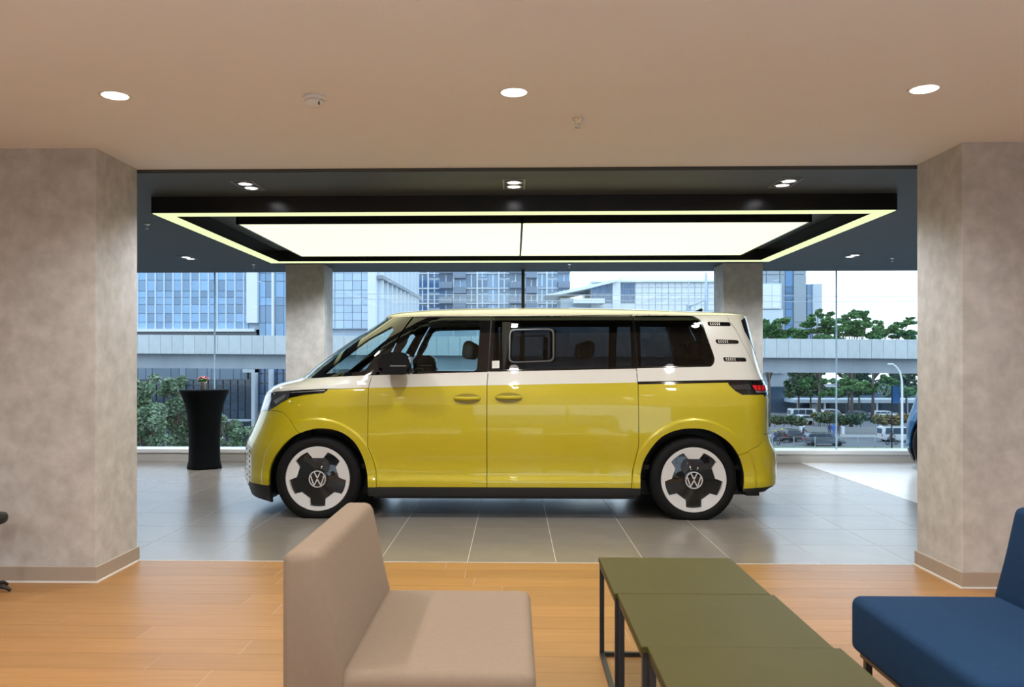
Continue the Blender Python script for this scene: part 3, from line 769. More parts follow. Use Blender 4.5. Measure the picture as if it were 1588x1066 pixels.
# louvres
m_dash = mat('white_dash', (.75, .74, .70), .5)
for (x0, y0) in ((1096.5, 499.3), (1109, 526.7), (1120.8, 554.3)):
    lo = skin('louvre', rounded(pxs((x0 + 2, y0 + 6.6), (x0 + 37, y0 + 6.9), (x0 + 35.5, y0 + .9), (x0, y0)), .02), m_gblk, van, gap=0, off=.002, thick=.01, step=.03)
    for k in range(5):
        xx = x0 + 4 + 3.3 * k
        skin('dash', pxs((xx + .2, y0 + 2.8), (xx + 1.8, y0 + 2.8), (xx + 2.8, y0 + 1.4), (xx + 1.2, y0 + 1.4)), m_dash, lo, gap=0, off=.0035, thick=.001)
        skin('dash', pxs((xx + 1.5, y0 + 5.3), (xx + 3.1, y0 + 5.3), (xx + 2.1, y0 + 3.4), (xx + .5, y0 + 3.4)), m_dash, lo, gap=0, off=.0035, thick=.001)
# --- headlamp and light blade
hl = pxs((414, 611.5), (430, 607.8), (449.5, 606), (448, 617), (436, 625), (419, 636.5), (407, 637), (406.5, 630), (411, 616))
hlo = skin('headlamp', hl, m_lampgl, van, gap=.001, off=0, step=.03)
skin('lamp_reflector', pxs((424, 622), (440, 613), (444, 612), (440, 618), (428, 627)), m_silver, hlo, gap=0, off=.001, thick=.002, step=.03)
skin('lamp_reflector', pxs((411, 633), (414, 624), (421, 616), (420, 622), (416, 632)), m_silver, hlo, gap=0, off=.001, thick=.002, step=.03)
bl = pxs((449.5, 606.3), (507, 603.5), (508.8, 605), (502, 609.3), (470, 613), (448.5, 617))
blo = skin('light_blade', bl, m_gblk, van, gap=.001, off=0)
skin('light_strip', pxs((451, 608.3), (504, 605), (504, 606.6), (451, 610)), m_silver, blo, gap=0, off=.002, thick=.002)
# grille holes on the bumper side
skin('grille_panel', pxs((381.8, 691), (385.5, 692), (389.5, 706), (389.5, 738), (386, 750), (382, 750)), m_crm, fb, gap=0, off=.0008, thick=.002, step=.03)
for i, yy in enumerate(range(696, 748, 8)):
    for k in range(2):
        u0, z0 = uz(382.8 + k * 4.0, yy + k * 4)
        skin('grille_hole', [(u0 + .02 * math.cos(t * 1.047), z0 + .011 * math.sin(t * 1.047)) for t in range(6)], m_pblk, fb, gap=0, off=.001, thick=.001, step=.05)
# --- windscreen corner (quarter window) and windscreen
zA0, zA1 = uz(491.5, 586)[1], Z_E
A_top = (uz(614, 493.7)[0], Z_E); A_bot = uz(491.5, 586.3)
qg = rounded(pxs((502, 579.5), (562, 576.5), (568, 572), (590, 540), (610.5, 512), (608, 506.5), (572, 526), (536, 552)), .015)
qf = [A_bot] + pxs((540, 583.5), (582, 581.5), (611, 537)) + [(uz(640, 493)[0], Z_E), A_top]
qfo = skin('quarter_window_frame', qf, m_gblk, van, holes=[qg], gap=.002)
skin('window_glass', qg, m_vgl, qfo, gap=-.003, off=-.005, thick=.003)
ws = [(A_bot[0] - .004, A_bot[1]), (A_top[0] - .004, Z_E)] + [(umin(Z_E) + .0, Z_E)] + [(umin(Z_E + (zA0 - Z_E) * i / 10), Z_E + (zA0 - Z_E) * i / 10) for i in range(1, 11)]
band = .10
ws_in = [(A_bot[0] - .10, A_bot[1] + .05), (A_top[0] - .10, Z_E - .05)] + [(umin(Z_E - .05) + .002, Z_E - .05)] + [(umin(Z_E - .05 + (zA0 + .1 - Z_E) * i / 10) + .002, Z_E - .05 + (zA0 + .1 - Z_E) * i / 10) for i in range(1, 11)]
wso = skin('windscreen_surround', [ws[0], ws[1], (ws[1][0] - .10, Z_E), (ws[0][0] - .10, ws[0][1])], m_gblk, van, gap=0, off=0, step=.03)
skin('windscreen', [(ws[0][0] - .10, ws[0][1]), (ws[1][0] - .10, Z_E)] + ws[2:], m_vgl, van, gap=0, off=-.003, thick=.003, step=.05, zstep=.03)
# --- top strip over the windows
skin('roof_side_strip', [(A_top[0] - .08, Z_E), (uz(985, 487.5)[0], Z_E), (uz(985, 487.5)[0], Z_E - .004), (A_top[0] + .02, Z_E - .004)], m_crm, van, gap=0, off=0)

# --- roof
roofpx = [(606, 490.5), (611, 488.2), (617, 486.3), (630, 484), (647, 481.7), (697.7, 478.8), (748, 477.4), (800, 476.8), (881, 477), (982.6, 479.4), (1050, 482.2), (1117.7, 485.3), (1163, 490.3)]
tbl = []
for px, py in roofpx:
    q = P(px, py, CAR_Y - .45); tbl.append((q.x - CAR_X - (.10 if px < 640 else 0), q.z + .004))
x0r, x1r = x_f(Z_E), x_r(Z_E)
tbl = [(x0r, Z_E)] + [t for t in tbl if x0r + .04 < t[0] < x1r - .02] + [(x1r, max(Z_E + .006, tbl[-1][1]))]
z_c = hermite(tbl)
nx, ny = 90, 15
def roof_pt(i, j, dz=0.0, ins=0.0):
    s = i / nx; ss = .5 - .5 * math.cos(math.pi * s); x = x0r + (x1r - x0r) * (.5 * s + .5 * ss)
    w_ = -surf(u_of(x, Z_E), Z_E).y - ins
    a = math.pi * j / (2 * ny)       # 0 edge .. 1 centre, mirrored
    v = math.cos(a); h = z_c(x) - Z_E
    return Vector((x, -max(w_, 0) * v, Z_E - dz + h * (max(0, 1 - v ** 3.2)) ** .55))
vs, fs = [], []
for i in range(nx + 1):
    left = [roof_pt(i, j) for j in range(ny + 1)]
    row = left + [Vector((p.x, -p.y, p.z)) for p in left[-2::-1]]
    vs += row
m_ = 2 * ny + 1
for i in range(nx):
    for j in range(m_ - 1): fs.append((i * m_ + j, (i + 1) * m_ + j, (i + 1) * m_ + j + 1, i * m_ + j + 1))
put('roof', mesh_of('roof', vs, fs, m_crm, True), van)
vs, fs = [], []
for i in range(nx + 1):
    left = [roof_pt(i, j, .03, .05) for j in range(ny + 1)]
    vs += left + [Vector((p.x, -p.y, p.z)) for p in left[-2::-1]]
for i in range(nx):
    for j in range(m_ - 1): fs.append((i * m_ + j, i * m_ + j + 1, (i + 1) * m_ + j + 1, (i + 1) * m_ + j))
put('headliner', mesh_of('headliner', vs, fs, m_head, True), van)
# spoiler lip over the rear glass
MB().prism([(x1r - .16, z_c(x1r - .16) - .016), (x1r - .012, Z_E + .003), (x1r - .012, Z_E - .006), (x1r - .16, Z_E - .03)], -.56, .56, bev=.003, seg=1).obj('spoiler', m_crm, van)
q = P(1079, 479, CAR_Y)
ax = q.x - CAR_X
MB().prism([(ax - .10, z_c(ax) - .01), (ax + .06, z_c(ax) - .01), (ax + .065, z_c(ax) + .055), (ax + .045, z_c(ax) + .06), (ax - .02, z_c(ax) + .02)], -.012, .012, bev=.005).obj('antenna_fin', m_gblk, van)

# --- inner shell, floor pan, wheel wells
zin = uz(800, 577)[1] - .01
inn = [(af_[0][0] - .30, .22), (af_[0][0] - .01, .22)] + [(p[0], p[1] + .012) for p in af_[1:-1]] + [(af_[-1][0] + .01, .20), (ar_[0][0] - .01, .20)] + [(p[0], p[1] + .012) for p in ar_[1:-1]] + [(ar_[-1][0] + .01, .22), (umax(.3) - .25, .30), (umax(1.0) - .25, zin - .02), (umin(1.0) + .62, zin - .02), (umin(.9) + .35, .9), (af_[0][0] - .30, .6)]
skin('inner_shell', inn, m_inn, van, gap=0, off=-.035, thick=.0, step=.09)
pan = MB().box(-2.1, 2.25, -.62, .62, .17, .30)
pan.box(HUB_F + .48, HUB_R - .48, -.90, .90, .17, .26)
pan.box(HUB_R + .47, 2.2, -.88, .88, .2, .34)
pan.obj('floor_pan', m_pblk, van)
MB().box(-1.7, 2.1, -.84, .84, .42, .46).obj('cabin_floor', m_inn, van)
MB().box(2.02, 2.06, -.80, .80, .42, 1.15).obj('cabin_bulkhead', m_inn, van)
MB().box(-1.78, -1.74, -.70, .70, .30, 1.1).obj('cabin_bulkhead', m_inn, van)
for hx, A in ((HUB_F, af_), (HUB_R, ar_)):
    for sd in (-1, 1):
        poly = ([(A[0][0], .15)] if hx < 0 else []) + [(p[0], p[1] + .012) for p in A]
        k = len(poly); vs = []; fs = []
        for (u, z) in poly:
            y0 = surf(u, z).y + .012; vs += [(surf(u, z).x, -sd * y0 * -1 if False else sd * -y0, z), (surf(u, z).x, sd * .58, z)]
        for i in range(k - 1): fs.append((2 * i, 2 * i + 1, 2 * i + 3, 2 * i + 2))
        fs.append(tuple(range(1, 2 * k, 2)))
        put('wheel_well', mesh_of('wheel_well', vs, fs, m_pblk), van)

# --- wheels
def emblem(R, depth, mname, m):
    q = MB()
    q.lathe([(R, 0), (R, depth), (R * .88, depth), (R * .88, 0)], 40, axis='y', closed=True, smooth=False)
    def bar(p0, p1, w=.105):
        a, b = Vector(p0) * R, Vector(p1) * R; d = (b - a).normalized(); n_ = Vector((-d.y, d.x)) * (w * R / 2)
        q.prism([tuple(a + n_), tuple(b + n_), tuple(b - n_), tuple(a - n_)], 0, depth)
    for s_ in (-1, 1):
        bar((s_ * .36, .82), (s_ * .0, .10), .13); bar((s_ * .80, .42), (s_ * .40, -.76), .13); bar((s_ * .40, -.76), (s_ * .0, .0), .13)
    return q.mesh(mname, m, False)
R_T = .373
tp = [(.262, -.02), (.278, -.006), (.300, .004), (.325, .006), (.345, -.004), (R_T - .006, -.020), (R_T, -.045), (R_T, -.185), (R_T - .006, -.21), (.345, -.226), (.30, -.232), (.262, -.21)]
tyre_me = MB()
tyre_me.lathe([(r, -h) for r, h in tp], 72, axis='y', closed=True)
for k in range(72):
    a = 2 * math.pi * k / 72
    for yy in (.030, .195):
        M_ = Matrix.Rotation(a, 4, 'Y')
        tyre_me.box(-.004, .004, yy - .012, yy + .012, R_T - .009, R_T - .0045 + (.005 if yy > .1 else 0), rot=M_)
for v in tyre_me.bm.verts: v.co.z = max(v.co.z, -HUB_Z + .0005)
tyre_me = tyre_me.mesh('wheel', m_tyre)
# alloy ring with five inward teeth (local y negative = outward)
inner = []
for k in range(5):
    a0 = math.pi / 2 + k * 2 * math.pi / 5
    def pol(r, a): return (r * math.cos(a), r * math.sin(a))
    h1, h2 = math.radians(20.5), math.radians(14.5)
    for t in np.linspace(-math.pi / 5, -h1, 6): inner.append(pol(.247, a0 + t))
    inner.append(pol(.186, a0 - h2)); inner.append(pol(.186 * math.cos(h2) / math.cos(0), a0)); inner.append(pol(.186, a0 + h2))
    for t in np.linspace(h1, math.pi / 5, 6)[:-1]: inner.append(pol(.247, a0 + t))
outer = [(.276 * math.cos(2 * math.pi * k / 80), .276 * math.sin(2 * math.pi * k / 80)) for k in range(80)]
v2, f2 = tri2d(outer, [inner], .2)
def ydish(x, z): r = math.hypot(x, z); return -.004 + (.276 - r) * .10
vs = [(x, ydish(x, z), z) for x, z in v2]; fs = [f for f in f2]
no = len(outer); ni = len(inner); b0 = len(vs)
for (x, z) in inner: vs.append((x * .985, ydish(x, z) + .030, z * .985))
for i in range(ni):
    j = (i + 1) % ni; fs.append((no + i, no + j, b0 + j, b0 + i))
alloy_me = MB()
tmp = mesh_of('t', vs, fs); alloy_me.bm.from_mesh(tmp); bpy.data.meshes.remove(tmp)
alloy_me.lathe([(.276, -.004), (.281, .004), (.270, .02)], 80, axis='y')
for f in list(alloy_me.bm.faces):
    if len(f.verts) > 10: alloy_me.bm.faces.remove(f)
alloy_me = alloy_me.mesh('alloy_ring', m_alloy)
disc = MB().lathe([(0, .006), (.085, .004), (.10, .012), (.20, .022), (.262, .034), (.262, .10)], 60, axis='y')
disc.lathe([(.090, .006), (.086, -.006), (.078, -.008), (0, -.008)], 40, axis='y')
disc_me = disc.mesh('hub_disc', m_gblk, True)
emb_me = emblem(.074, .004, 'emblem', mat('polished_silver', (.72, .73, .75), .25, metal=.35))
for hx in (HUB_F, HUB_R):
    for sd in (1, -1):
        w = put('wheel', tyre_me, van, (hx, -.962 * sd, HUB_Z), (0, 0, 0 if sd > 0 else math.pi))
        put('alloy_ring', alloy_me, w); put('hub_disc', disc_me, w)
        put('emblem', emb_me, w, (0, -.0125, 0), (0, 0, 0))
# --- door handles
m_hshade = mat('van_yellow_shade', (0.30, 0.23, 0.006), 0.35, coat=.6)  # darker body yellow, painted as the shade in the handle hollow
for (cx_, cy_, par) in ((724.5, 618.7, fd), (789, 617.2, sd_)):
    for k, sd in enumerate((1, -1)):
        u0, z0 = uz(cx_, cy_); yy = surf(u0, z0).y
        if k == 0: skin('handle_shade_oval', [(u0 + .118 * math.cos(t), z0 + .045 * math.sin(t)) for t in np.linspace(0, 2 * math.pi, 36, endpoint=False)], m_hshade, par, gap=0, off=.0015, thick=.002, step=.03)
        g = MB(); pts = [(-.112, -.006, .004), (-.085, -.026, .004), (0, -.034, .002), (.085, -.026, .004), (.112, -.006, .004)]
        rings = []
        for (x, y, z) in pts:
            h = .016 if abs(x) < .1 else .012; y *= 1
            rings.append([g.bm.verts.new((x, (y + dy), z + dz)) for dy, dz in ((0, h), (-.008, h * .6), (-.010, 0), (-.008, -h * .6), (0, -h), (.008, 0))])
        for i in range(len(rings) - 1):
            for j in range(6):
                f = g.bm.faces.new((rings[i][j], rings[i][(j + 1) % 6], rings[i + 1][(j + 1) % 6], rings[i + 1][j])); f.smooth = True
        g.bm.faces.new(rings[0]); g.bm.faces.new(rings[-1][::-1])
        o = g.obj('door_handle', m_yel, par[k], loc=(u0, yy * sd, z0))
        if sd < 0: o.rotation_euler = (0, 0, math.pi)
# --- mirrors
for k, sd in enumerate((1, -1)):
    u0, z0 = uz(590, 577); y0 = surf(u0, z0).y
    q0 = P(614, 563, CAR_Y - 1.12); mx = q0.x - CAR_X; mz = q0.z
    s_px = (CAR_Y - 1.12) / F_PX
    prof = [(-24, -13), (-25, -4), (-21, 8), (-8, 15.5), (10, 16), (20, 11), (25, -2), (25, -15), (10, -17.5), (-16, -16.5)]
    poly = rounded([(a * s_px, b * s_px) for a, b in prof], .02)
    g = MB().prism(poly, -.10, .10, bev=.035, seg=4)
    mo = g.obj('side_mirror', m_gblk, van, smooth=True, loc=(mx, -1.12 * sd, mz))
    MB().box(-.035, .10, -.1035, -.098, -.030, -.021, bev=.002).obj('indicator_strip', mat('clear_indicator', (.35, .35, .36), .15, metal=.5), mo)
    lower = rounded([(a * s_px, b * s_px) for a, b in ((-26, -12), (25, -9), (26, -15), (12, -18.5), (-18, -18))], .01)
    MB().prism(lower, -.092, .092, bev=.01).obj('lower_shell', m_pblk, mo)
    MB().box(-.09, .0, -.02 if sd > 0 else -.22, .22 if sd > 0 else .02, -.10, -.055, bev=.01).obj('mirror_arm', m_pblk, mo)
    MB().box(.112, .1335, -.08, .08, -.065, .05, bev=.002).obj('mirror_glass', m_silver, mo)
# --- cabin: dashboard, wheel, seats
MB().prism([(-1.75, .75), (-1.05, .70), (-1.0, .98), (-1.15, 1.085), (-1.75, 1.10)], -.78, .78, bev=.03, seg=3).obj('dashboard', m_seat, van)
rw_ = MB()
ring = [(0, .19 * math.cos(t), .19 * math.sin(t)) for t in np.linspace(0, 2 * math.pi, 28)]
rw_.tube(ring, .016, 8, caps=False).box(-.02, .02, -.18, .18, -.02, .02, bev=.008).box(-.03, .01, -.06, .06, -.06, .06, bev=.015)
rw_.tube([(0, 0, 0), (-.25, 0, -.05)], .03, 8)
sw = rw_.obj('steering_wheel', m_pblk, van, loc=(-.93, .38, 1.15)); sw.rotation_euler = (0, math.radians(-22), 0)
def cab_seat(x, y):
    s_ = MB().box(x - .5, x + .02, y - .25, y + .25, .62, .80, bev=.05, seg=3).obj('seat', m_seat, van, smooth=True)
    MB().box(-.06, .06, -.24, .24, 0, .52, bev=.045, seg=3, rot=Matrix.Rotation(math.radians(10), 4, 'Y')).obj('seat_back', m_seat, s_, smooth=True, loc=(x, y, .74))
    MB().box(-.055, .055, -.14, .14, 0, .17, bev=.05, seg=4, rot=Matrix.Rotation(math.radians(8), 4, 'Y')).obj('headrest', m_seat, s_, smooth=True, loc=(x + .13, y, 1.385))
    MB().box(x - .4, x, y - .2, y + .2, .46, .62).obj('seat_base', m_inn, s_)
for y in (-.40, .40): cab_seat(-.48, y)
for y in (-.42, 0, .42): cab_seat(.62, y)
for y in (-.36, .36): cab_seat(1.62, y)
# interior far pillar trims
for sd in (1, -1):
    MB().tube([(-.02, sd * .90, 1.10), (.02, sd * .80, 1.70)], .05, 8).obj('pillar_trim', m_inn, van)
# tidy: van copy in blue
def recolor(o, mp):
    for i, s in enumerate(o.material_slots):
        nm = s.material.name if s.material else ''
        if nm in mp: s.link = 'OBJECT'; s.material = mp[nm]
    for c in o.children: recolor(c, mp)
m_blu = mat('blue_car_paint', (.012, .11, .27), .3, metal=.2, coat=1.0)
m_blud = mat('blue_car_shade', (.008, .06, .15), .35, coat=.6)  # darker blue for the same painted handle shade
bc = copy_tree(van)
bc.name = 'car'; bc['label'] = 'blue car parked behind the concrete column with its nose to the window'; bc['category'] = 'car'
recolor(bc, {'van_yellow_paint': m_blu, 'van_white_paint': m_blu, 'van_yellow_shade': m_blud})
bc.rotation_euler = (0, 0, math.radians(-66)); bc.location = (6.63, 9.05, 0)
# ------------------------------------------------------------ outside
Z_G = -8.6
m_asph = mat('asphalt', (.12, .135, .15), .8, col2=(.15, .165, .18), scale=1.5)
m_grass = mat('verge_grass', (.16, .22, .10), .9, col2=(.22, .27, .15), scale=2)
m_pave = mat('pale_paving', (.30, .31, .31), .85)
g = MB().box(-260, 260, -200, 420, Z_G - 1, Z_G).obj('ground', m_asph); tag(g, 'grey asphalt street below the showroom', kind='structure')
tag(MB().box(4, 120, 90, 99.5, Z_G, Z_G + .12).obj('verge', m_grass), 'grass verge along the street', kind='structure')
tag(MB().box(4, 120, 112, 116.6, Z_G, Z_G + .2).obj('pavement', m_pave), 'raised pavement along the street wall', kind='structure')

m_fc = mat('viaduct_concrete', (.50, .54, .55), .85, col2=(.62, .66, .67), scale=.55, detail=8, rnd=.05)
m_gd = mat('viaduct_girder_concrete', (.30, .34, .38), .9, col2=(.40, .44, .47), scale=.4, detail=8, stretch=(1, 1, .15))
# elevated road
Yv = 80.0
L0, L1 = P(-500, 520, Yv), P(2080, 528, Yv)
zt_ = lambda x: P(215, 519.5, Yv).z + (x - P(215, 0, Yv).x) / (P(1420, 0, Yv).x - P(215, 0, Yv).x) * (P(1420, 527, Yv).z - P(215, 519.5, Yv).z)
h1 = (549 - 519.5) * Yv / F_PX; h2 = (571.5 - 549) * Yv / F_PX
via = thing('elevated_road', 'long concrete elevated road with panelled parapet crossing beyond the window', 'overpass', ((L0.x + L1.x) / 2, Yv, Z_G))
vx, vz = via.location.x, Z_G
np_ = 143; dxp = (L1.x - L0.x) / np_
sh = math.atan2(zt_(L1.x) - zt_(L0.x), L1.x - L0.x)
pan_me = MB().box(.012, dxp - .012, -.12, .12, -h1, 0, bev=.015, seg=1).mesh('parapet_panel', m_fc)
for i in range(np_):
    x = L0.x + i * dxp
    o = put('parapet_panel', pan_me, via, (x - vx, 0, zt_(x) - vz)); o.rotation_euler = (0, -sh, 0)
def vbox(name, y0, y1, za, zb2, m):
    q = MB(); vs = []
    for x in (L0.x, L1.x):
        for y in (y0, y1):
            for z in (zt_(x) + za, zt_(x) + zb2): vs.append(q.bm.verts.new((x - vx, y, z - vz)))
    for f in ((0, 1, 3, 2), (4, 6, 7, 5), (0, 4, 5, 1), (2, 3, 7, 6), (0, 2, 6, 4), (1, 5, 7, 3)): q.bm.faces.new([vs[k] for k in f])
    return q.obj(name, m, via)
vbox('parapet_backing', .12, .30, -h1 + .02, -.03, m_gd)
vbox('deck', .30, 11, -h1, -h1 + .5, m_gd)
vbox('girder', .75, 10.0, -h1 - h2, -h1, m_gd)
vbox('parapet_far', 11, 11.3, -h1, -.2, m_fc)
for pxx in (-300, 120, 545, 985, 1500, 1900):
    x = PX(pxx, 85) - vx
    MB().box(x - 1.1, x + 1.1, 4, 6.5, 0, zt_(x + vx) - h1 - h2 - vz, bev=.2).obj('pier', m_gd, via)

# glass office building
m_pane = mat('blue_curtain_glass', (.21, .38, .58), .06, spec=.9, rnd=.32)
m_pane2 = mat('pale_curtain_glass', (.46, .60, .74), .08, spec=.9, rnd=.10)
m_mull = mat('grey_blue_mullion', (.42, .50, .58), .5)
m_wclad = mat('white_cladding', (.80, .84, .87), .5, rnd=.03)
m_wclad2 = mat('pale_blue_cladding', (.62, .70, .77), .6, rnd=.04)
m_dkgl = mat('dark_window_glass', (.055, .085, .125), .08, spec=.8, rnd=.25)
m_dkbl = mat('deep_blue_window_glass', (.06, .15, .30), .08, spec=.8, rnd=.25)
def pane_grid(root, xs, zs, y, m, gap=.06, depth=.1, name='pane', cache={}):
    for i in range(len(xs) - 1):
        for j in range(len(zs) - 1):
            w = round(xs[i + 1] - xs[i] - gap, 2); h = round(abs(zs[j + 1] - zs[j]) - gap, 2)
            if w <= 0.05 or h <= 0.05: continue
            k = (w, h, m.name, name)
            if k not in cache: cache[k] = MB().box(-w / 2, w / 2, 0, depth, -h / 2, h / 2).mesh(name, m)
            put(name, cache[k], root, ((xs[i] + xs[i + 1]) / 2 - root.location.x, y - root.location.y, (zs[j] + zs[j + 1]) / 2 - root.location.z))
def rbox(root, name, x0, x1, y0, y1, z0, z1, m, bev=0):
    l = root.location
    return MB().box(x0 - l.x, x1 - l.x, y0 - l.y, y1 - l.y, z0 - l.z, z1 - l.z, bev=bev, seg=1).obj(name, m, root)
Yo = 110.0
X_ = lambda p, Y=Yo: PX(p, Y)
Z_ = lambda p, Y=Yo: PZ(600, p, Y)
off = thing('office_building', 'blue glass curtain wall office with white pilasters and white fins', 'building', (X_(380), Yo, Z_G))
zb_ = Z_(511); ztp = Z_(340)
rbox(off, 'core', X_(100), X_(570), Yo + .2, Yo + 40, zb_, ztp, m_mull)
cols = [X_(118 + 13.7 * k) for k in range(20)]
cols = [c for c in cols if c < X_(383)] + [X_(385)]
rows = [Z_(p) for p in (395, 408, 421.6, 434, 451, 461, 472, 486, 499.5, 510)]
pane_grid(off, cols, rows, Yo, m_pane)
for c in cols[1:-1]: rbox(off, 'mullion', c - .1, c + .1, Yo - .12, Yo + .1, zb_, ztp, m_wclad2)
rbox(off, 'bottom_band', X_(100), X_(396), Yo - .5, Yo + .3, Z_(514.5), Z_(510), m_wclad)
rbox(off, 'podium_recess', X_(100), X_(396), Yo + .5, Yo + 30, Z_(530), Z_(514.5), m_dkgl)
rbox(off, 'podium', X_(100), X_(583), Yo + 4, Yo + 38, Z_G, Z_(530), m_dkgl)
pil = rbox(off, 'pilaster', X_(385), X_(401.5), Yo - .8, Yo + 1, Z_(501), ztp, m_wclad)
rbox(off, 'pilaster', X_(422.5), X_(426), Yo - .5, Yo + .3, Z_(523), ztp, m_wclad)
pane_grid(off, [X_(402), X_(412), X_(422)], [Z_(p) for p in (395, 410, 424, 436, 461, 474, 501, 522)], Yo, m_pane)
pane_grid(off, [X_(427), X_(440), X_(455), X_(470)], [Z_(p) for p in (395, 410, 424, 436, 461, 474, 501, 522)], Yo, m_pane)
pane_grid(off, [X_(p) for p in (470, 483, 497, 506, 519.5, 533, 546.5, 560.5, 571)], [Z_(p) for p in (395, 408, 423.5, 435.5, 450, 462, 473.5, 485, 497, 510)], Yo, m_pane2)
rbox(off, 'corner_pilaster', X_(571), X_(583), Yo - .4, Yo + 1.5, Z_(540), ztp, m_wclad)
# receding fin facade
xa, ya = X_(584), 111.0; xb2, yb2 = PX(648, 146), 146.0
q = MB().prism([(xa - off.location.x, ya - Yo), (xb2 - off.location.x, yb2 - Yo), (xb2 - 8 - off.location.x, yb2 - Yo), (xa - 8 - off.location.x, ya - Yo)], zb_ - 4 - Z_G, ztp - Z_G, axis='z').obj('side_wall', m_pane2, off)
for k in range(10):
    t = (k + .3) / 10.0; tt = t; x = xa + (xb2 - xa) * tt; y = ya + (yb2 - ya) * tt
    rbox(off, 'fin', x - .1, x + .55, y - .35, y + .35, zb_ - 4, ztp, m_wclad)
zbm = Z_(429)
q = MB().prism([(xa - off.location.x, ya - Yo - .4), (xb2 - off.location.x + .65, yb2 - Yo), (xb2 - off.location.x + .6, yb2 - Yo + .3), (xa - off.location.x + .75, ya - Yo - .4)], zbm - .25 - Z_G, zbm + .25 - Z_G, axis='z').obj('fin_beam', m_gd, off)

# lower dark building under the elevated road
Yl = 98.0
low = thing('shop_building', 'dark glazed low building with white portal columns under the elevated road', 'building', (PX(330, Yl), Yl, Z_G))
Xl = lambda p: PX(p, Yl)
Zl = lambda p: PZ(330, p, Yl)
rbox(low, 'core', Xl(80), Xl(520), Yl + .3, Yl + 8, Z_G, Zl(566), m_dkgl)
edges = [150, 180, 205, 214, 226, 236, 265, 278, 288, 306, 321, 328, 341, 362, 374, 384]
pane_grid(low, [Xl(p) for p in edges], [Zl(589), Zl(567)], Yl, mat('spandrel_panel', (.30, .37, .45), .4, rnd=.18), name='spandrel_panel')
pane_grid(low, [Xl(150 + 11.5 * k) for k in range(21)], [Zl(p) for p in (589, 598, 611, 622, 636, 650)], Yl + .1, m_dkgl, gap=.14)
pane_grid(low, [Xl(401 + 9.5 * k) for k in range(12)], [Zl(p) for p in (567, 580, 595, 611, 628, 645, 662)], Yl + .1, m_dkbl, gap=.14)
rbox(low, 'portal_column', Xl(394.5), Xl(399.5), Yl - 1.2, Yl + .3, Z_G, Zl(573), m_wclad)
rbox(low, 'portal_beam', Xl(381), Xl(399.5), Yl - 1.1, Yl + .3, Zl(578), Zl(573), m_wclad)
rbox(low, 'portal_column', Xl(421), Xl(424.5), Yl - 1.2, Yl + .3, Z_G, Zl(573), m_wclad)
rbox(low, 'canopy_slab', Xl(300), Xl(394), Yl - 2.2, Yl, Zl(652), Zl(650), m_wclad2)

# apartment block
Ya = 170.0
apt = thing('apartment_building', 'pale apartment block with grey balconies and white grid frames', 'building', (PX(766, Ya), Ya, Z_G))
Xa = lambda p: PX(p, Ya); Za = lambda p: PZ(766, p, Ya)
rbox(apt, 'core', Xa(646), Xa(884), Ya + .5, Ya + 25, Z_G, Za(350), m_wclad2)
fl_ = [376.8, 400.3, 423.8, 447.3, 470.8, 494.3]
cols_a = [(648, 662, 'w'), (666, 681, 'w'), (682, 701, 'b'), (705, 722, 'b'), (724, 738, 'w'), (741, 755, 'w'), (757, 772, 'w'), (775, 789, 'w'), (791, 808, 'b'), (816, 832, 'b'), (834, 847, 'w'), (849, 864, 'w'), (866, 883, 'b')]
m_balc = mat('grey_balcony', (.24, .29, .37), .6); m_apgl = mat('apartment_glass', (.20, .32, .46), .08, spec=.8, rnd=.35)
for ci, (a, b, k) in enumerate(cols_a):
    for fi in range(len(fl_) - 1):
        sh_ = 8 if ci % 2 else 0
        z1_, z0_ = Za(fl_[fi] + 2 + sh_), Za(fl_[fi + 1] - 2 + sh_)
        rbox(apt, 'window', Xa(a), Xa(b), Ya + .25, Ya + .6, z0_, z1_, m_apgl if ci > 2 else m_dkbl)
        xm_ = (Xa(a) + Xa(b)) / 2
        rbox(apt, 'glazing_bar', xm_ - .1, xm_ + .1, Ya + .12, Ya + .3, z0_, z1_, m_wclad)
        if k == 'b': rbox(apt, 'balcony', Xa(a) - .1, Xa(b) + .1, Ya - 1.3, Ya + .4, z0_ - .3, z0_ + 1.0, m_balc)
for a in (664, 703.5, 740, 773.5, 833, 848): rbox(apt, 'frame_post', Xa(a) - .14, Xa(a) + .14, Ya - .2, Ya + .5, Z_G, Za(350), m_wclad)
for f in fl_[1:]:
    rbox(apt, 'floor_band', Xa(646), Xa(884), Ya - .05, Ya + .5, Za(f + .8), Za(f - .8), m_wclad)
# white low-rise with blue glass
Yw = 145.0
wh = thing('white_building', 'white panelled low-rise with blue corner glazing and sloping roof', 'building', (PX(1000, Yw), Yw, Z_G))
Xw = lambda p: PX(p, Yw); Zw = lambda p: PZ(1000, p, Yw)
rbox(wh, 'core', Xw(917), Xw(1180), Yw + .4, Yw + 20, Z_G, Zw(437), m_wclad)
rbox(wh, 'roof_block', Xw(972), Xw(1180), Yw + 6, Yw + 20, Zw(437), Zw(422.5), m_wclad)
rbox(wh, 'parapet', Xw(915), Xw(1180), Yw - .3, Yw + .6, Zw(438), Zw(435.5), m_wclad)
pane_grid(wh, [Xw(917 + 4.1 * k) for k in range(9)], [Zw(441), Zw(455), Zw(470)], Yw + .25, m_dkbl, gap=.1)
pane_grid(wh, [Xw(963 + 4.4 * k) for k in range(6)], [Zw(439), Zw(448), Zw(458), Zw(470)], Yw + .25, m_dkbl, gap=.1)
pane_grid(wh, [Xw(986 + 10.2 * k) for k in range(13)], [Zw(p) for p in (438.5, 446, 455, 464, 473, 482)], Yw + .2, m_wclad, gap=.08, name='wall_panel')
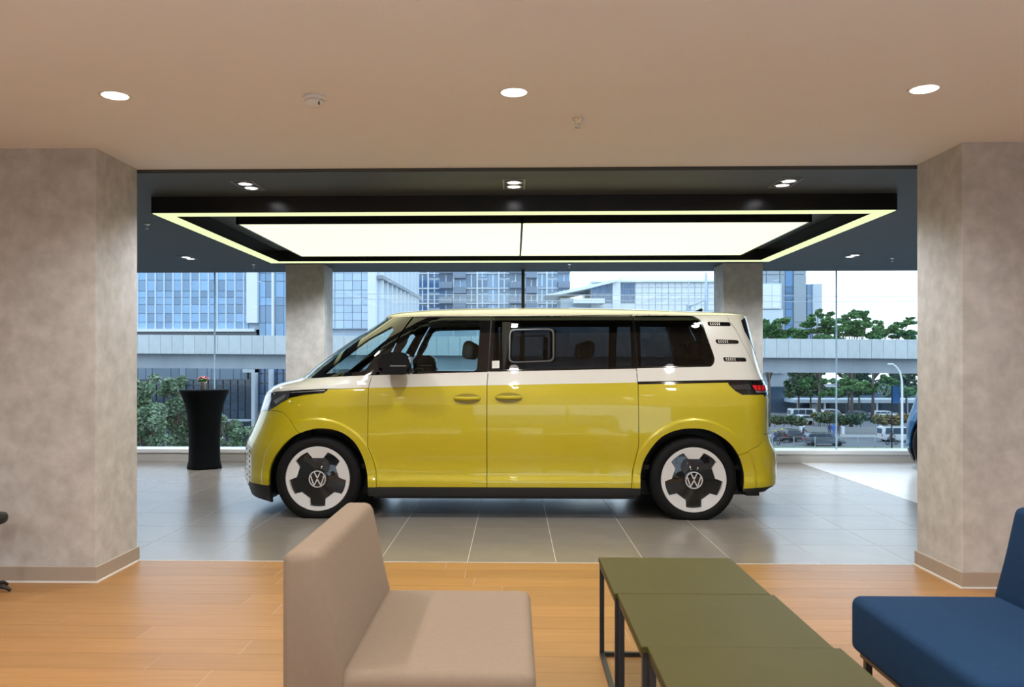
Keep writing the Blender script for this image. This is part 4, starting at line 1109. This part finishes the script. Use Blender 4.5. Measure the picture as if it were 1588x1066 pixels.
rbox(wh, 'column', Xw(950), Xw(962), Yw - .2, Yw + .5, Z_G, Zw(437), m_wclad)
MB().prism([(Xw(845) - wh.location.x, Zw(458) - Z_G), (Xw(955) - wh.location.x, Zw(434) - Z_G), (Xw(955) - wh.location.x, Zw(438) - Z_G), (Xw(917) - wh.location.x, Zw(447) - Z_G), (Xw(870) - wh.location.x, Zw(457) - Z_G)], -1.0, 14).obj('sloping_roof', m_wclad, wh)
rbox(wh, 'side_wing', Xw(870), Xw(917), Yw + 1, Yw + 14, Z_G, Zw(462), m_wclad2)
rbox(wh, 'canopy', Xw(888), Xw(935), Yw - 3, Yw + 1, Zw(472), Zw(465), m_wclad)
# masts
m_mast = mat('galvanised_steel', (.45, .52, .60), .5)
for (a, y0, r, lab) in ((1068, 436, .10, 'thin grey mast with short arm beyond the van roof'), (1095, 423, .22, 'thick grey mast standing before the white low-rise')):
    c = P(a, 500, 100)
    t = thing('mast', lab, 'mast', (c.x, 100, Z_G))
    zt2 = PZ(a, y0, 100) - Z_G
    MB().tube([(0, 0, 0), (0, 0, zt2 * .8), (0, 0, zt2)], [r, r, r * .55], 10).obj('pole', m_mast, t)
    if a == 1095: MB().tube([(0, 0, PZ(a, 465, 100) - Z_G), (PX(1068, 100) - c.x, -.5, PZ(a, 476, 100) - Z_G)], .10, 8).obj('arm', m_mast, t)
    else: MB().box(-.25, .25, -.2, .2, zt2 * .82, zt2 * .82 + .7).obj('bracket', m_mast, t)
# grey tower
Yt = 185.0
tw_ = thing('grey_tower', 'grey panelled tower with a white square sign and blue window strip', 'building', (PX(1215, Yt), Yt, Z_G))
Xt = lambda p: PX(p, Yt); Zt = lambda p: PZ(1215, p, Yt)
m_gt = mat('grey_tower_panel', (.33, .39, .44), .6, rnd=.06)
rbox(tw_, 'core', Xt(1150), Xt(1250.5), Yt + .5, Yt + 25, Z_G, Zt(330), m_gd)
for a, b in ((1150, 1168), (1168, 1188.4), (1188.4, 1209), (1209.5, 1217.5), (1230.8, 1250.5)):
    pane_grid(tw_, [Xt(a), Xt(b)], [Zt(p) for p in (360, 390, 426, 459, 500, 540, 580)], Yt, m_gt, gap=.12, name='wall_panel')
pane_grid(tw_, [Xt(1218), Xt(1230.3)], [Zt(p) for p in (415, 445, 455, 466, 480, 492, 505, 520, 540)], Yt + .3, mat('tower_blue_glass', (.10, .24, .44), .1, rnd=.2), gap=.15)
rbox(tw_, 'lit_sign', Xt(1176), Xt(1209.5), Yt - 1.2, Yt, Zt(480), Zt(440.5), m_wclad2)
for a, b in ((1177.5, 1194), (1195, 1207)): rbox(tw_, 'sign_face', Xt(a), Xt(b), Yt - 1.3, Yt - 1.2, Zt(478.5), Zt(443), m_wclad)
rbox(tw_, 'corrugated_base', Xt(1170), Xt(1212), Yt - 1.0, Yt, Zt(506), Zt(481), m_wclad2)
sb = thing('slim_tower', 'slim pale blue slab block beside the grey tower', 'building', (PX(1263, 190), 190, Z_G))
rbox(sb, 'side_face', PX(1252, 190), PX(1259.5, 190), 190, 202, Z_G, PZ(1263, 441, 190), mat('slate_blue_panel', (.28, .40, .55), .6))
rbox(sb, 'front_face', PX(1259.5, 190), PX(1274, 190), 189.6, 202, Z_G, PZ(1263, 440.5, 190), m_wclad2)
# overhead line: three poles and four wires
pl = thing('power_line', 'overhead power line of thin wires between slim grey poles', 'power line', (PX(1150, 71), 71, Z_G))
for a in (472, 1150, 1500): MB().tube([(PX(a, 71) - pl.location.x, 0, 0), (PX(a, 71) - pl.location.x, 0, PZ(a, 450, 71) - Z_G)], [.16, .10], 8).obj('pole', m_mast, pl)
for (a, b, y0, y1) in ((1150, 1500, 458, 459.5), (1150, 1500, 467.5, 466.5), (472, 1150, 455, 458), (472, 1150, 463, 467)):
    pts = [P(a + (b - a) * i / 12, y0 + (y1 - y0) * i / 12 + 1.3 * math.sin(math.pi * i / 12), 71) - pl.location for i in range(13)]
    MB().tube(pts, .026, 5).obj('wire', m_mast, pl)

# ------------------------------------------------------------ trees
m_bark = mat('bark', (.13, .105, .085), .9)
m_lf1 = mat('ficus_leaf', (.12, .21, .10), .5, col2=(.28, .36, .25), scale=1.6, detail=2)
m_lf2 = mat('almond_tree_leaf', (.07, .19, .06), .5, col2=(.16, .30, .11), scale=.8, detail=2)
m_lf3 = mat('hedge_leaf', (.06, .12, .06), .6, col2=(.13, .17, .10), scale=.9, detail=2)
m_lf4 = mat('orange_hedge_leaf', (.30, .18, .04), .6, col2=(.12, .17, .07), scale=.9, detail=2)
def leaf_mesh(name, blobs, n, size, m, seed, up=.3):
    r = np.random.default_rng(seed); vol = np.array([b[3] * b[4] * b[5] for b in blobs]) ** .67; cnt = (vol / vol.sum() * n).astype(int) + 1
    C = []
    for b, k in zip(blobs, cnt):
        d = r.normal(size=(k, 3)); d /= np.linalg.norm(d, axis=1)[:, None]; rad = r.uniform(.55, 1.05, (k, 1)) ** .6
        C.append(np.array(b[:3]) + d * rad * np.array(b[3:]))
    C = np.concatenate(C); k = len(C)
    a = r.normal(size=(k, 3)); a[:, 2] *= .6; a /= np.linalg.norm(a, axis=1)[:, None]
    nn = r.normal(size=(k, 3)); nn[:, 2] = np.abs(nn[:, 2]) + up; b = np.cross(a, nn); b /= np.linalg.norm(b, axis=1)[:, None]
    s = size * r.uniform(.6, 1.3, (k, 1))
    V = np.stack([C - a * s, C + b * s * .45, C + a * s, C - b * s * .45], 1).reshape(-1, 3)
    Fc = np.arange(4 * k).reshape(-1, 4)
    me = bpy.data.meshes.new(name); me.from_pydata(V.tolist(), [], Fc.tolist()); me.materials.append(m)
    return me
def tree(name, label, base, trunk, blobs, n, size, m, seed, r0=.22, group=None):
    """trunk: list of polylines (relative); blobs relative"""
    t = thing(name, label, 'tree', base, 0, group)
    for i, pl in enumerate(trunk):
        rr = r0 if i == 0 else r0 * .45
        MB().tube(pl, [rr * (1 - .6 * k / (len(pl) - 1)) for k in range(len(pl))], 7).obj('trunk' if i == 0 else 'branch', m_bark, t)
    o = put('foliage', leaf_mesh('foliage', blobs, n, size, m, seed), t); o['kind'] = 'stuff'
    return t
# ficus trees by the left glass: clumps placed on spots of the photograph at 34 m
Yf = 34.0
def ficus(label, cx, spots, seed, Y=Yf):
    b0 = P(cx, 690, Y); base = Vector((b0.x, Y, Z_G)); rr = random.Random(seed); blobs = []; br = [[(0, 0, 0), (0, 0, 3), (.1, 0, 6)]]
    for (px, py, rp) in spots:
        q = P(px, py, Y) - base; r_ = rp * Y / F_PX; dy = rr.uniform(-.6, .6)
        blobs.append((q.x, dy, q.z, r_, r_ * 1.1, r_ * .85))
        br.append([(0, 0, min(4.5, q.z - 1.5)), (q.x * .6, dy * .5, q.z - .9), (q.x, dy, q.z)])
    tree('ficus_tree', label, base, br, blobs, 620 * len(spots), .105, m_lf1, seed, .14)
ficus('leafy grey-green tree by the glass beside the near column', 222, [(180, 615, 22), (205, 600, 15), (232, 588, 8), (228, 604, 13), (217, 622, 15), (238, 640, 18), (222, 660, 18), (240, 678, 17), (212, 688, 16), (195, 645, 24), (250, 655, 14), (226, 641, 14)], 11)
ficus('leafy grey-green tree behind the black cocktail table', 275, [(262, 596, 11), (268, 607, 9), (252, 608, 10), (288, 590, 8), (284, 600, 9), (272, 632, 16), (287, 625, 14), (265, 655, 18), (285, 665, 19), (300, 645, 16), (275, 686, 18), (302, 684, 16), (316, 660, 14)], 12, 37.5)
ficus('low leafy grey-green tree before the white portal columns', 358, [(345, 650, 9), (338, 668, 12), (362, 660, 9), (358, 674, 10), (374, 672, 10), (370, 688, 12), (345, 688, 10), (391, 668, 8), (396, 682, 9)], 13, 36.0)
# trees beyond the elevated road
ZTER = PZ(1300, 663, 116.8) - .3
def layered(label, cx, spots, seed, n, trunkx, Yr=122.0):
    base = Vector((PX(trunkx, Yr), Yr, ZTER)); blobs = []; br = [[(0, 0, 0), (.1, 0, 4.5), (0, 0, 9.0)]]
    for (px, py, rx, rz) in spots:
        q = P(px, py, Yr) - base; k = Yr / F_PX
        rr = random.Random(px * 7 + int(py)); yy = rr.uniform(-1.5, 1.5)
        for _ in range(6):
            f = rr.uniform(.28, .6)
            blobs.append((q.x + rr.uniform(-.9, .9) * rx * k, yy + rr.uniform(-.6, .6) * rx * k, q.z + rr.uniform(-1.3, 1.1) * rz * k, rx * k * f, rx * k * f, rz * k * rr.uniform(.5, 1.0)))
        br.append([(0, 0, 6.5), (q.x * .5, 0, (q.z + 6.5) / 2), (q.x, 0, q.z)])
    tree('almond_tree', label, base, br, blobs, int(n * 2.2), .24, m_lf2, seed, .30)
layered('spreading green tree before the grey tower sign', 1196, [(1186, 500, 6, 3), (1192, 507, 12, 4), (1209, 500, 10, 3), (1215, 496, 5, 2.5), (1200, 513, 18, 5), (1222, 513, 10, 3), (1195, 521, 20, 6), (1215, 522, 15, 4), (1185, 570, 14, 5)], 21, 4200, 1192)
layered('spreading green tree beside the slim pale blue block', 1270, [(1268, 483, 5, 2.5), (1286, 487, 9, 3), (1265, 492, 11, 4), (1284, 498, 14, 4), (1258, 503, 9, 3), (1273, 508, 20, 5), (1290, 511, 12, 4), (1242, 513, 10, 3), (1256, 518, 20, 4), (1283, 521, 22, 6), (1262, 595, 18, 5), (1284, 605, 16, 6)], 22, 5600, 1270, 131.0)
layered('tallest spreading green tree beyond the elevated road', 1325, [(1328, 484, 6, 2.5), (1316, 490, 12, 3), (1334, 487, 8, 2.5), (1304, 498, 12, 4), (1322, 503, 16, 4), (1346, 496, 8, 3), (1341, 505, 14, 4), (1310, 513, 18, 5), (1335, 518, 20, 5), (1357, 520, 12, 4), (1310, 595, 16, 6), (1330, 600, 14, 5)], 23, 5600, 1320)
layered('open green tree with long rising branch beside the lamp post', 1380, [(1414, 494, 5, 2), (1405, 501, 8, 2.5), (1394, 505, 10, 3), (1366, 503, 8, 4), (1376, 511, 14, 4), (1360, 513, 10, 4), (1398, 518, 12, 4), (1375, 521, 18, 4), (1413, 521, 14, 4), (1355, 600, 14, 6), (1390, 606, 18, 6), (1375, 590, 14, 5)], 24, 5200, 1353, 131.0)
# ------------------------------------------------------------ street behind
Ywl = 116.8
sw = thing('street_wall', 'long grey street wall with pale posts below the hedges', 'wall', (PX(1300, Ywl), Ywl, Z_G))
zw1 = PZ(1300, 663, Ywl)
for a, b in ((1150, 1192), (1193, 1241), (1243, 1306), (1308, 1370), (1372, 1440)): rbox(sw, 'wall_panel', PX(a, Ywl), PX(b, Ywl), Ywl, Ywl + .3, Z_G, zw1, m_pave)
for a in (1242, 1307, 1371): rbox(sw, 'wall_post', PX(a, Ywl) - .2, PX(a, Ywl) + .2, Ywl - .15, Ywl + .35, Z_G, zw1 + .12, m_wclad2)
tag(MB().box(PX(1140, Ywl), PX(1500, Ywl), Ywl + .3, Ywl + 50, Z_G, zw1 - .3).obj('terrace', m_asph), 'raised parking terrace behind the street wall', kind='structure')
def hedge(label, px0, px1, py, rp, m, seed, Y=118.6):
    c = P((px0 + px1) / 2, py, Y); base = Vector((c.x, Y, zw1 - .3)); k = Y / F_PX; rr = random.Random(seed); blobs = []
    x = px0
    while x < px1:
        q = P(x, py + rr.uniform(-3, 3), Y) - base; blobs.append((q.x, rr.uniform(-.5, .5), max(.5, q.z), rp * k, rp * k, rp * k * .8)); x += rp * .9
    t = thing('hedge', label, 'hedge', base)
    o = put('foliage', leaf_mesh('foliage', blobs, 300 * len(blobs), .26, m, seed), t); o['kind'] = 'stuff'
    for b in blobs[::2]: MB().tube([(b[0], b[1], 0), (b[0], b[1], b[2])], .05, 5).obj('stem', m_bark, t)
hedge('green hedge above the street wall beside the parked white hatchback', 1200, 1250, 653, 8, m_lf3, 31)
hedge('tall green hedge above the street wall before the canopy building', 1271, 1341, 650, 9, m_lf3, 32)
hedge('orange-green hedge above the street wall beside the lamp post', 1362, 1412, 650, 9, m_lf4, 33)
hedge('orange flowering hedge behind the parked white car', 1262, 1286, 644, 4, m_lf4, 34, 124.0)
# far canopy building on the terrace
Yk = 157.0
cn = thing('canopy_building', 'low building with a long pale canopy behind the parked cars', 'building', (PX(1300, Yk), Yk, zw1 - .3))
rbox(cn, 'canopy', PX(1216, Yk), PX(1480, Yk), Yk - 6, Yk, PZ(1300, 623, Yk), PZ(1300, 617.5, Yk), m_wclad2)
rbox(cn, 'back_wall', PX(1190, Yk), PX(1480, Yk), Yk, Yk + 1, zw1 - .3, PZ(1300, 600, Yk), m_dkgl)
for a in (1222, 1262, 1300, 1340, 1385): rbox(cn, 'post', PX(a, Yk) - .15, PX(a, Yk) + .15, Yk - 5.6, Yk - 5.3, zw1 - .3, PZ(1300, 622, Yk), m_wclad)
rbox(cn, 'white_panel', PX(1253, Yk), PX(1267, Yk), Yk - 2, Yk - 1.8, zw1 - .3, PZ(1300, 626, Yk), m_wclad)
# distant green backdrop trees on the terrace
for i, (a, rr_) in enumerate(((1225, 12), (1262, 14), (1300, 13), (1338, 14), (1376, 13), (1412, 14))):
    Yd = 146.0; base = Vector((PX(a, Yd), Yd - 4.5 + 6 * (i % 2), ZTER)); k_ = Yd / F_PX
    bl_ = []
    for dx, py, r in ((-8, 596, 11), (8, 592, 11), (0, 584, 10), (-14, 608, 9), (12, 606, 10), (0, 602, 11), (-6, 578, 8), (12, 577, 8)):
        q = P(a + dx, py, Yd); bl_.append((q.x - base.x, random.Random(a + dx).uniform(-1, 1), q.z - base.z, r * k_, r * k_, r * k_ * .8))
    tree('shade_tree', 'dense shade tree below the elevated road at the parking canopy', base, [[(0, 0, 0), (0, 0, 3), (0, 0, 5.5)], [(0, 0, 3.5), (1, 0, 6)], [(0, 0, 3.5), (-1, 0, 6)]], bl_, 1500, .42, m_lf3, 50 + i, .22, 'shade trees below the elevated road')
# lamp post
c = P(1399, 690, 62)
lp = thing('lamp_post', 'white street lamp post with a curved arm', 'lamp', (c.x, 62, Z_G))
arm = [P(1399, 690, 62), P(1399, 600, 62), P(1398.5, 590, 62), P(1396, 578, 62), P(1390, 569, 62), P(1384, 565, 62)]
pts = [(0, 0, 0)] + [tuple(p - Vector((c.x, 62, Z_G))) for p in arm]
MB().tube(pts, [.09, .085, .075, .07, .06, .055, .05], 10).obj('pole', m_wclad, lp)
e = Vector(pts[-1]); MB().box(e.x - .32, e.x + .05, -.09, .09, e.z - .04, e.z + .06, bev=.02).obj('lamp_head', m_wclad, lp)
# banner
c = P(1383, 660, 90)
bn = thing('banner_post', 'blue vertical banner on a thin dark post', 'banner', (c.x, 90, Z_G))
MB().tube([(0, 0, 0), (0, 0, PZ(1383, 598, 90) - Z_G)], .07, 8).obj('post', m_blackmet, bn)
zz0, zz1 = PZ(1388, 626, 90) - Z_G, PZ(1388, 598.5, 90) - Z_G
MB().box(.0, PX(1395, 90) - c.x, -.02, .02, zz0, zz1).obj('banner', mat('banner_blue', (.03, .16, .55), .6, col2=(.10, .28, .62), scale=.6), bn)
# reflection of a round emblem, built as a flat coloured shape on the glass
m_grn = mat('green_grey_reflection', (.20, .33, .30), .4)
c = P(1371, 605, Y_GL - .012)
eo = put('emblem_reflection', emblem(.088, .003, 'emblem_reflection', m_grn), None, (c.x, Y_GL - .0115, c.z)); tag(eo, 'round green-grey reflection of a lettered emblem, modelled on the window glass', 'sticker')
# street fence posts
for k, a in enumerate((1231, 1264, 1298, 1330, 1357, 1383)):
    pass
c = P(1300, 697, 95)
sf = thing('street_fence', 'thin grey post-and-wire fence along the grass verge', 'fence', (c.x, 95, Z_G + .12))
for a in (1198, 1231, 1264, 1298, 1330, 1357, 1383, 1412): MB().tube([(PX(a, 95) - c.x, 0, 0), (PX(a, 95) - c.x, 0, 1.6)], .05, 6).obj('post', m_mast, sf)
for h in (.5, 1.0, 1.5): MB().tube([(PX(1190, 95) - c.x, 0, h), (PX(1430, 95) - c.x, 0, h)], .012, 4).obj('wire', m_mast, sf)

# ------------------------------------------------------------ traffic
def simple_car(name, label, cat, m, loc, rz, L=4.5, Hh=1.6, van_=False, group=None):
    t = thing(name, label, cat, loc, rz, group); w = .88
    if van_: body = [(-L / 2, .3), (-L / 2, 1.0), (-L / 2 + .25, 1.1), (-L / 2 + .8, Hh), (L / 2 - .05, Hh), (L / 2, 1.0), (L / 2, .3)]
    else: body = [(-L / 2, .3), (-L / 2, .75), (-L / 2 + 1.1, .95), (-L / 2 + 1.8, Hh), (L / 2 - .5, Hh - .02), (L / 2 - .05, 1.0), (L / 2, .3)]
    MB().prism(rounded(body, .18, 4), -w, w, bev=.05, seg=2).obj('body', m, t, smooth=True)
    x0 = -L / 2 + (.95 if van_ else 1.55); z0 = 1.02; z1 = Hh - .14
    for sd in (-1, 1):
        for a, b in ((x0, -.1), (0, L * .22), (L * .24, L / 2 - .45)):
            MB().prism([(a + (.30 if a == x0 else 0), z1), (b, z1), (b + (.1 if b > L * .3 else 0), z0), (a - .05, z0)], sd * w - .012, sd * w + .012).obj('side_window', m_dkgl, t)
    MB().box(-L / 2 + (.45 if van_ else 1.4), -L / 2 + (.5 if van_ else 1.45), -.7, .7, 1.05, Hh - .12, rot=None).obj('windscreen', m_dkgl, t)
    MB().box(L / 2 - .03, L / 2 + .012, -.7, .7, 1.05, Hh - .25).obj('rear_window', m_dkgl, t)
    for sd in (-1, 1):
        MB().box(L / 2 - .04, L / 2 + .015, sd * .78 - .1, sd * .78 + .1, .72, .98).obj('tail_lamp', m_red, t)
        MB().box(-L / 2 - .01, -L / 2 + .05, sd * .68 - .15, sd * .68 + .15, .62, .76).obj('headlamp', m_white, t)
        for xx in (-L / 2 + .85, L / 2 - .9):
            q = MB().lathe([(.33, -.1), (.33, .1), (.2, .11), (0, .11)], 20, axis='y', c=(xx, sd * (w - .06), .33)).lathe([(.0, -.11), (.2, -.11), (.33, -.1)], 20, axis='y', c=(xx, sd * (w - .06), .33))
            q.obj('wheel', m_tyre, t)
    return t
m_cd = mat('dark_car_paint', (.018, .022, .03), .25, coat=1); m_cs = mat('grey_car_paint', (.10, .13, .17), .25, coat=1); m_cw = mat('white_car_paint', (.75, .77, .78), .3, coat=1)
def at(px, Y): return PX(px, Y)
simple_car('suv', 'black hatchback driving past the motorcycles with red tail lamps showing', 'car', m_cd, (at(1230, 107.5), 107.5, Z_G), math.radians(205), 4.0, 1.65)
simple_car('suv', 'long dark station car on the street beside the blue-clad people', 'car', m_cs, (at(1277, 102.5), 102.5, Z_G), math.radians(180), 4.8, 1.6)
simple_car('minivan', 'white minivan on the street before the lamp post', 'van', m_cw, (at(1393, 108), 108, Z_G), math.radians(180), 4.8, 1.95, True)
zter = zw1 - .3
simple_car('parked_car', 'white hatchback parked above the street wall', 'car', m_cw, (at(1242, 126), 126, zter), math.radians(10), 3.9, 1.5)
simple_car('parked_van', 'white delivery van parked behind the white hatchback', 'van', m_cw, (at(1246, 134), 134, zter), math.radians(180), 4.6, 2.0, True)
simple_car('parked_car', 'dark grey car parked under the long canopy between tree trunks', 'car', m_cs, (at(1297, 132), 132, zter), math.radians(170), 4.4, 1.5)
simple_car('parked_car', 'silver car parked under the long canopy beside the dark grey car', 'car', mat('silver_car_paint', (.5, .53, .56), .3, metal=.4, coat=1), (at(1291, 140), 140, zter), math.radians(185), 4.4, 1.6)
simple_car('parked_car', 'navy car parked under the long canopy behind the tall hedge', 'car', mat('navy_car_paint', (.02, .05, .12), .3, coat=1), (at(1335, 136), 136, zter), math.radians(180), 4.4, 1.5)
simple_car('parked_car', 'white saloon parked under the long canopy near the banner', 'car', m_cw, (at(1372, 138), 138, zter), math.radians(180), 4.4, 1.45)

# people: one continuous skinned body each
def figure(parent, joints, edges, radii, m):
    me = bpy.data.meshes.new('body'); me.from_pydata(joints, edges, []); me.materials.append(m)
    o = put('body', me, parent)
    md = o.modifiers.new('skin', 'SKIN')
    for v, r in zip(me.skin_vertices[0].data, radii): v.radius = (r, r)
    me.skin_vertices[0].data[0].use_root = True
    md.use_smooth_shade = True
    s = o.modifiers.new('sub', 'SUBSURF'); s.levels = 1; s.render_levels = 1
    return o
def rider(label, px, Y, shirt, helmet, rz):
    t = thing('motorcycle', 'motorcycle ridden by a person in ' + label, 'motorcycle', (at(px, Y), Y, Z_G), rz)
    for xx in (-.62, .62):
        q = MB(); q.tube([(xx + .25 * math.cos(a), 0, .29 + .25 * math.sin(a)) for a in np.linspace(0, 2 * math.pi, 20)], .05, 6, caps=False); q.obj('wheel', m_tyre, t)
    MB().prism([(-.55, .45), (-.3, .75), (.0, .70), (.55, .82), (.62, .62), (.1, .38), (-.3, .35)], -.13, .13, bev=.04).obj('body_shell', mat('scooter_shell', (.05, .06, .09), .3, coat=1), t)
    MB().tube([(-.62, 0, .29), (-.45, 0, .95)], .03, 6).tube([(-.42, -.3, 1.0), (-.46, 0, .96), (-.42, .3, 1.0)], .02, 6).obj('fork_and_bars', m_blackmet, t)
    t2 = thing('person', 'person riding a motorcycle in ' + label, 'person', (at(px, Y), Y, Z_G), rz)
    J = [(.18, 0, .88), (.14, 0, 1.12), (.08, 0, 1.36), (.06, 0, 1.48), (.04, 0, 1.60), (.03, 0, 1.72),
         (.08, .19, 1.38), (-.12, .24, 1.16), (-.36, .26, 1.04), (.08, -.19, 1.38), (-.12, -.24, 1.16), (-.36, -.26, 1.04),
         (.14, .13, .84), (-.26, .17, .80), (-.16, .16, .40), (-.28, .16, .36), (.14, -.13, .84), (-.26, -.17, .80), (-.16, -.16, .40), (-.28, -.16, .36)]
    E = [(0, 1), (1, 2), (2, 3), (3, 4), (4, 5), (2, 6), (6, 7), (7, 8), (2, 9), (9, 10), (10, 11), (0, 12), (12, 13), (13, 14), (14, 15), (0, 16), (16, 17), (17, 18), (18, 19)]
    R_ = [.15, .15, .16, .06, .10, .09, .075, .055, .045, .075, .055, .045, .10, .075, .055, .05, .10, .075, .055, .05]
    figure(t2, J, E, R_, shirt)
    MB().lathe([(0, 1.80), (.09, 1.785), (.135, 1.70), (.14, 1.62), (.12, 1.56), (0, 1.56)], 16, c=(.03, 0, 0)).obj('helmet', helmet, t2)
m_sh = [mat('shirt_%d' % i, c_, .8) for i, c_ in enumerate(((.03, .06, .16), (.12, .10, .08), (.04, .16, .50), (.10, .05, .06)))]
m_hy = mat('yellow_helmet', (.65, .45, .05), .4); m_hw = mat('white_helmet', (.7, .7, .7), .4); m_hd = mat('dark_helmet', (.03, .03, .04), .4)
rider('a yellow helmet and navy clothes', 1202, 103.5, m_sh[0], m_hy, math.radians(-70))
rider('a yellow helmet and brown clothes', 1212, 106, m_sh[1], m_hy, math.radians(-80))
rider('a white helmet beside the black hatchback', 1247, 111.0, m_sh[3], m_hw, math.radians(180))
rider('a dark helmet beside the white minivan', 1383, 104, m_sh[1], m_hd, math.radians(195))
def walker(label, px, Y, z, shirt, rz=0):
    t2 = thing('person', label, 'person', (at(px, Y), Y, z), rz)
    J = [(0, 0, .95), (0, 0, 1.2), (0, 0, 1.42), (0, 0, 1.52), (0, 0, 1.62), (0, 0, 1.72), (.19, 0, 1.42), (.24, 0, 1.15), (.25, -.06, .9), (-.19, 0, 1.42), (-.24, 0, 1.15), (-.25, -.06, .9),
         (.10, 0, .9), (.11, -.03, .5), (.11, 0, .08), (.11, -.13, .05), (-.10, 0, .9), (-.11, .03, .5), (-.11, .06, .08), (-.11, -.07, .05)]
    E = [(0, 1), (1, 2), (2, 3), (3, 4), (4, 5), (2, 6), (6, 7), (7, 8), (2, 9), (9, 10), (10, 11), (0, 12), (12, 13), (13, 14), (14, 15), (0, 16), (16, 17), (17, 18), (18, 19)]
    R_ = [.15, .14, .16, .055, .095, .09, .07, .05, .042, .07, .05, .042, .09, .07, .055, .045, .09, .07, .055, .045]
    figure(t2, J, E, R_, shirt)
    MB().lathe([(0, 1.82), (.07, 1.805), (.10, 1.75), (.10, 1.68)], 14).obj('hair', m_hd, t2)
walker('person in a bright blue shirt standing by the street wall', 1293, 112.8, Z_G + .2, m_sh[2])
walker('person in a navy shirt standing beside the one in bright blue', 1286.5, 113.4, Z_G + .2, m_sh[0])
walker('person in a maroon shirt standing by the street wall', 1300, 113.2, Z_G + .2, m_sh[3])
# blue crates by the low tree
for k, (a, b) in enumerate(((339.5, 348), (360, 369))):
    c0 = P((a + b) / 2, 692, 38.0); zt3 = PZ(345, 682 if k == 0 else 686, 38.0)
    t = thing('water_tank', 'blue plastic water tank behind the low tree, ' + ('with a white cap' if k == 0 else 'shorter one'), 'tank', (c0.x, 38.0, Z_G))
    hh = zt3 - Z_G
    MB().lathe([(0.02, 0), (.2, 0), (.2, hh - 1.3), (.13, hh - 1.2)], 20).obj('stand', m_mast, t)
    MB().lathe([(.13, hh - 1.2), (.135, hh - .05), (.08, hh), (0, hh)], 20).obj('tank_body', mat('blue_plastic', (.02, .14, .50), .4), t)
    if k == 0: MB().lathe([(.06, hh), (.06, hh + .12), (0, hh + .13)], 14).obj('cap', m_white, t)
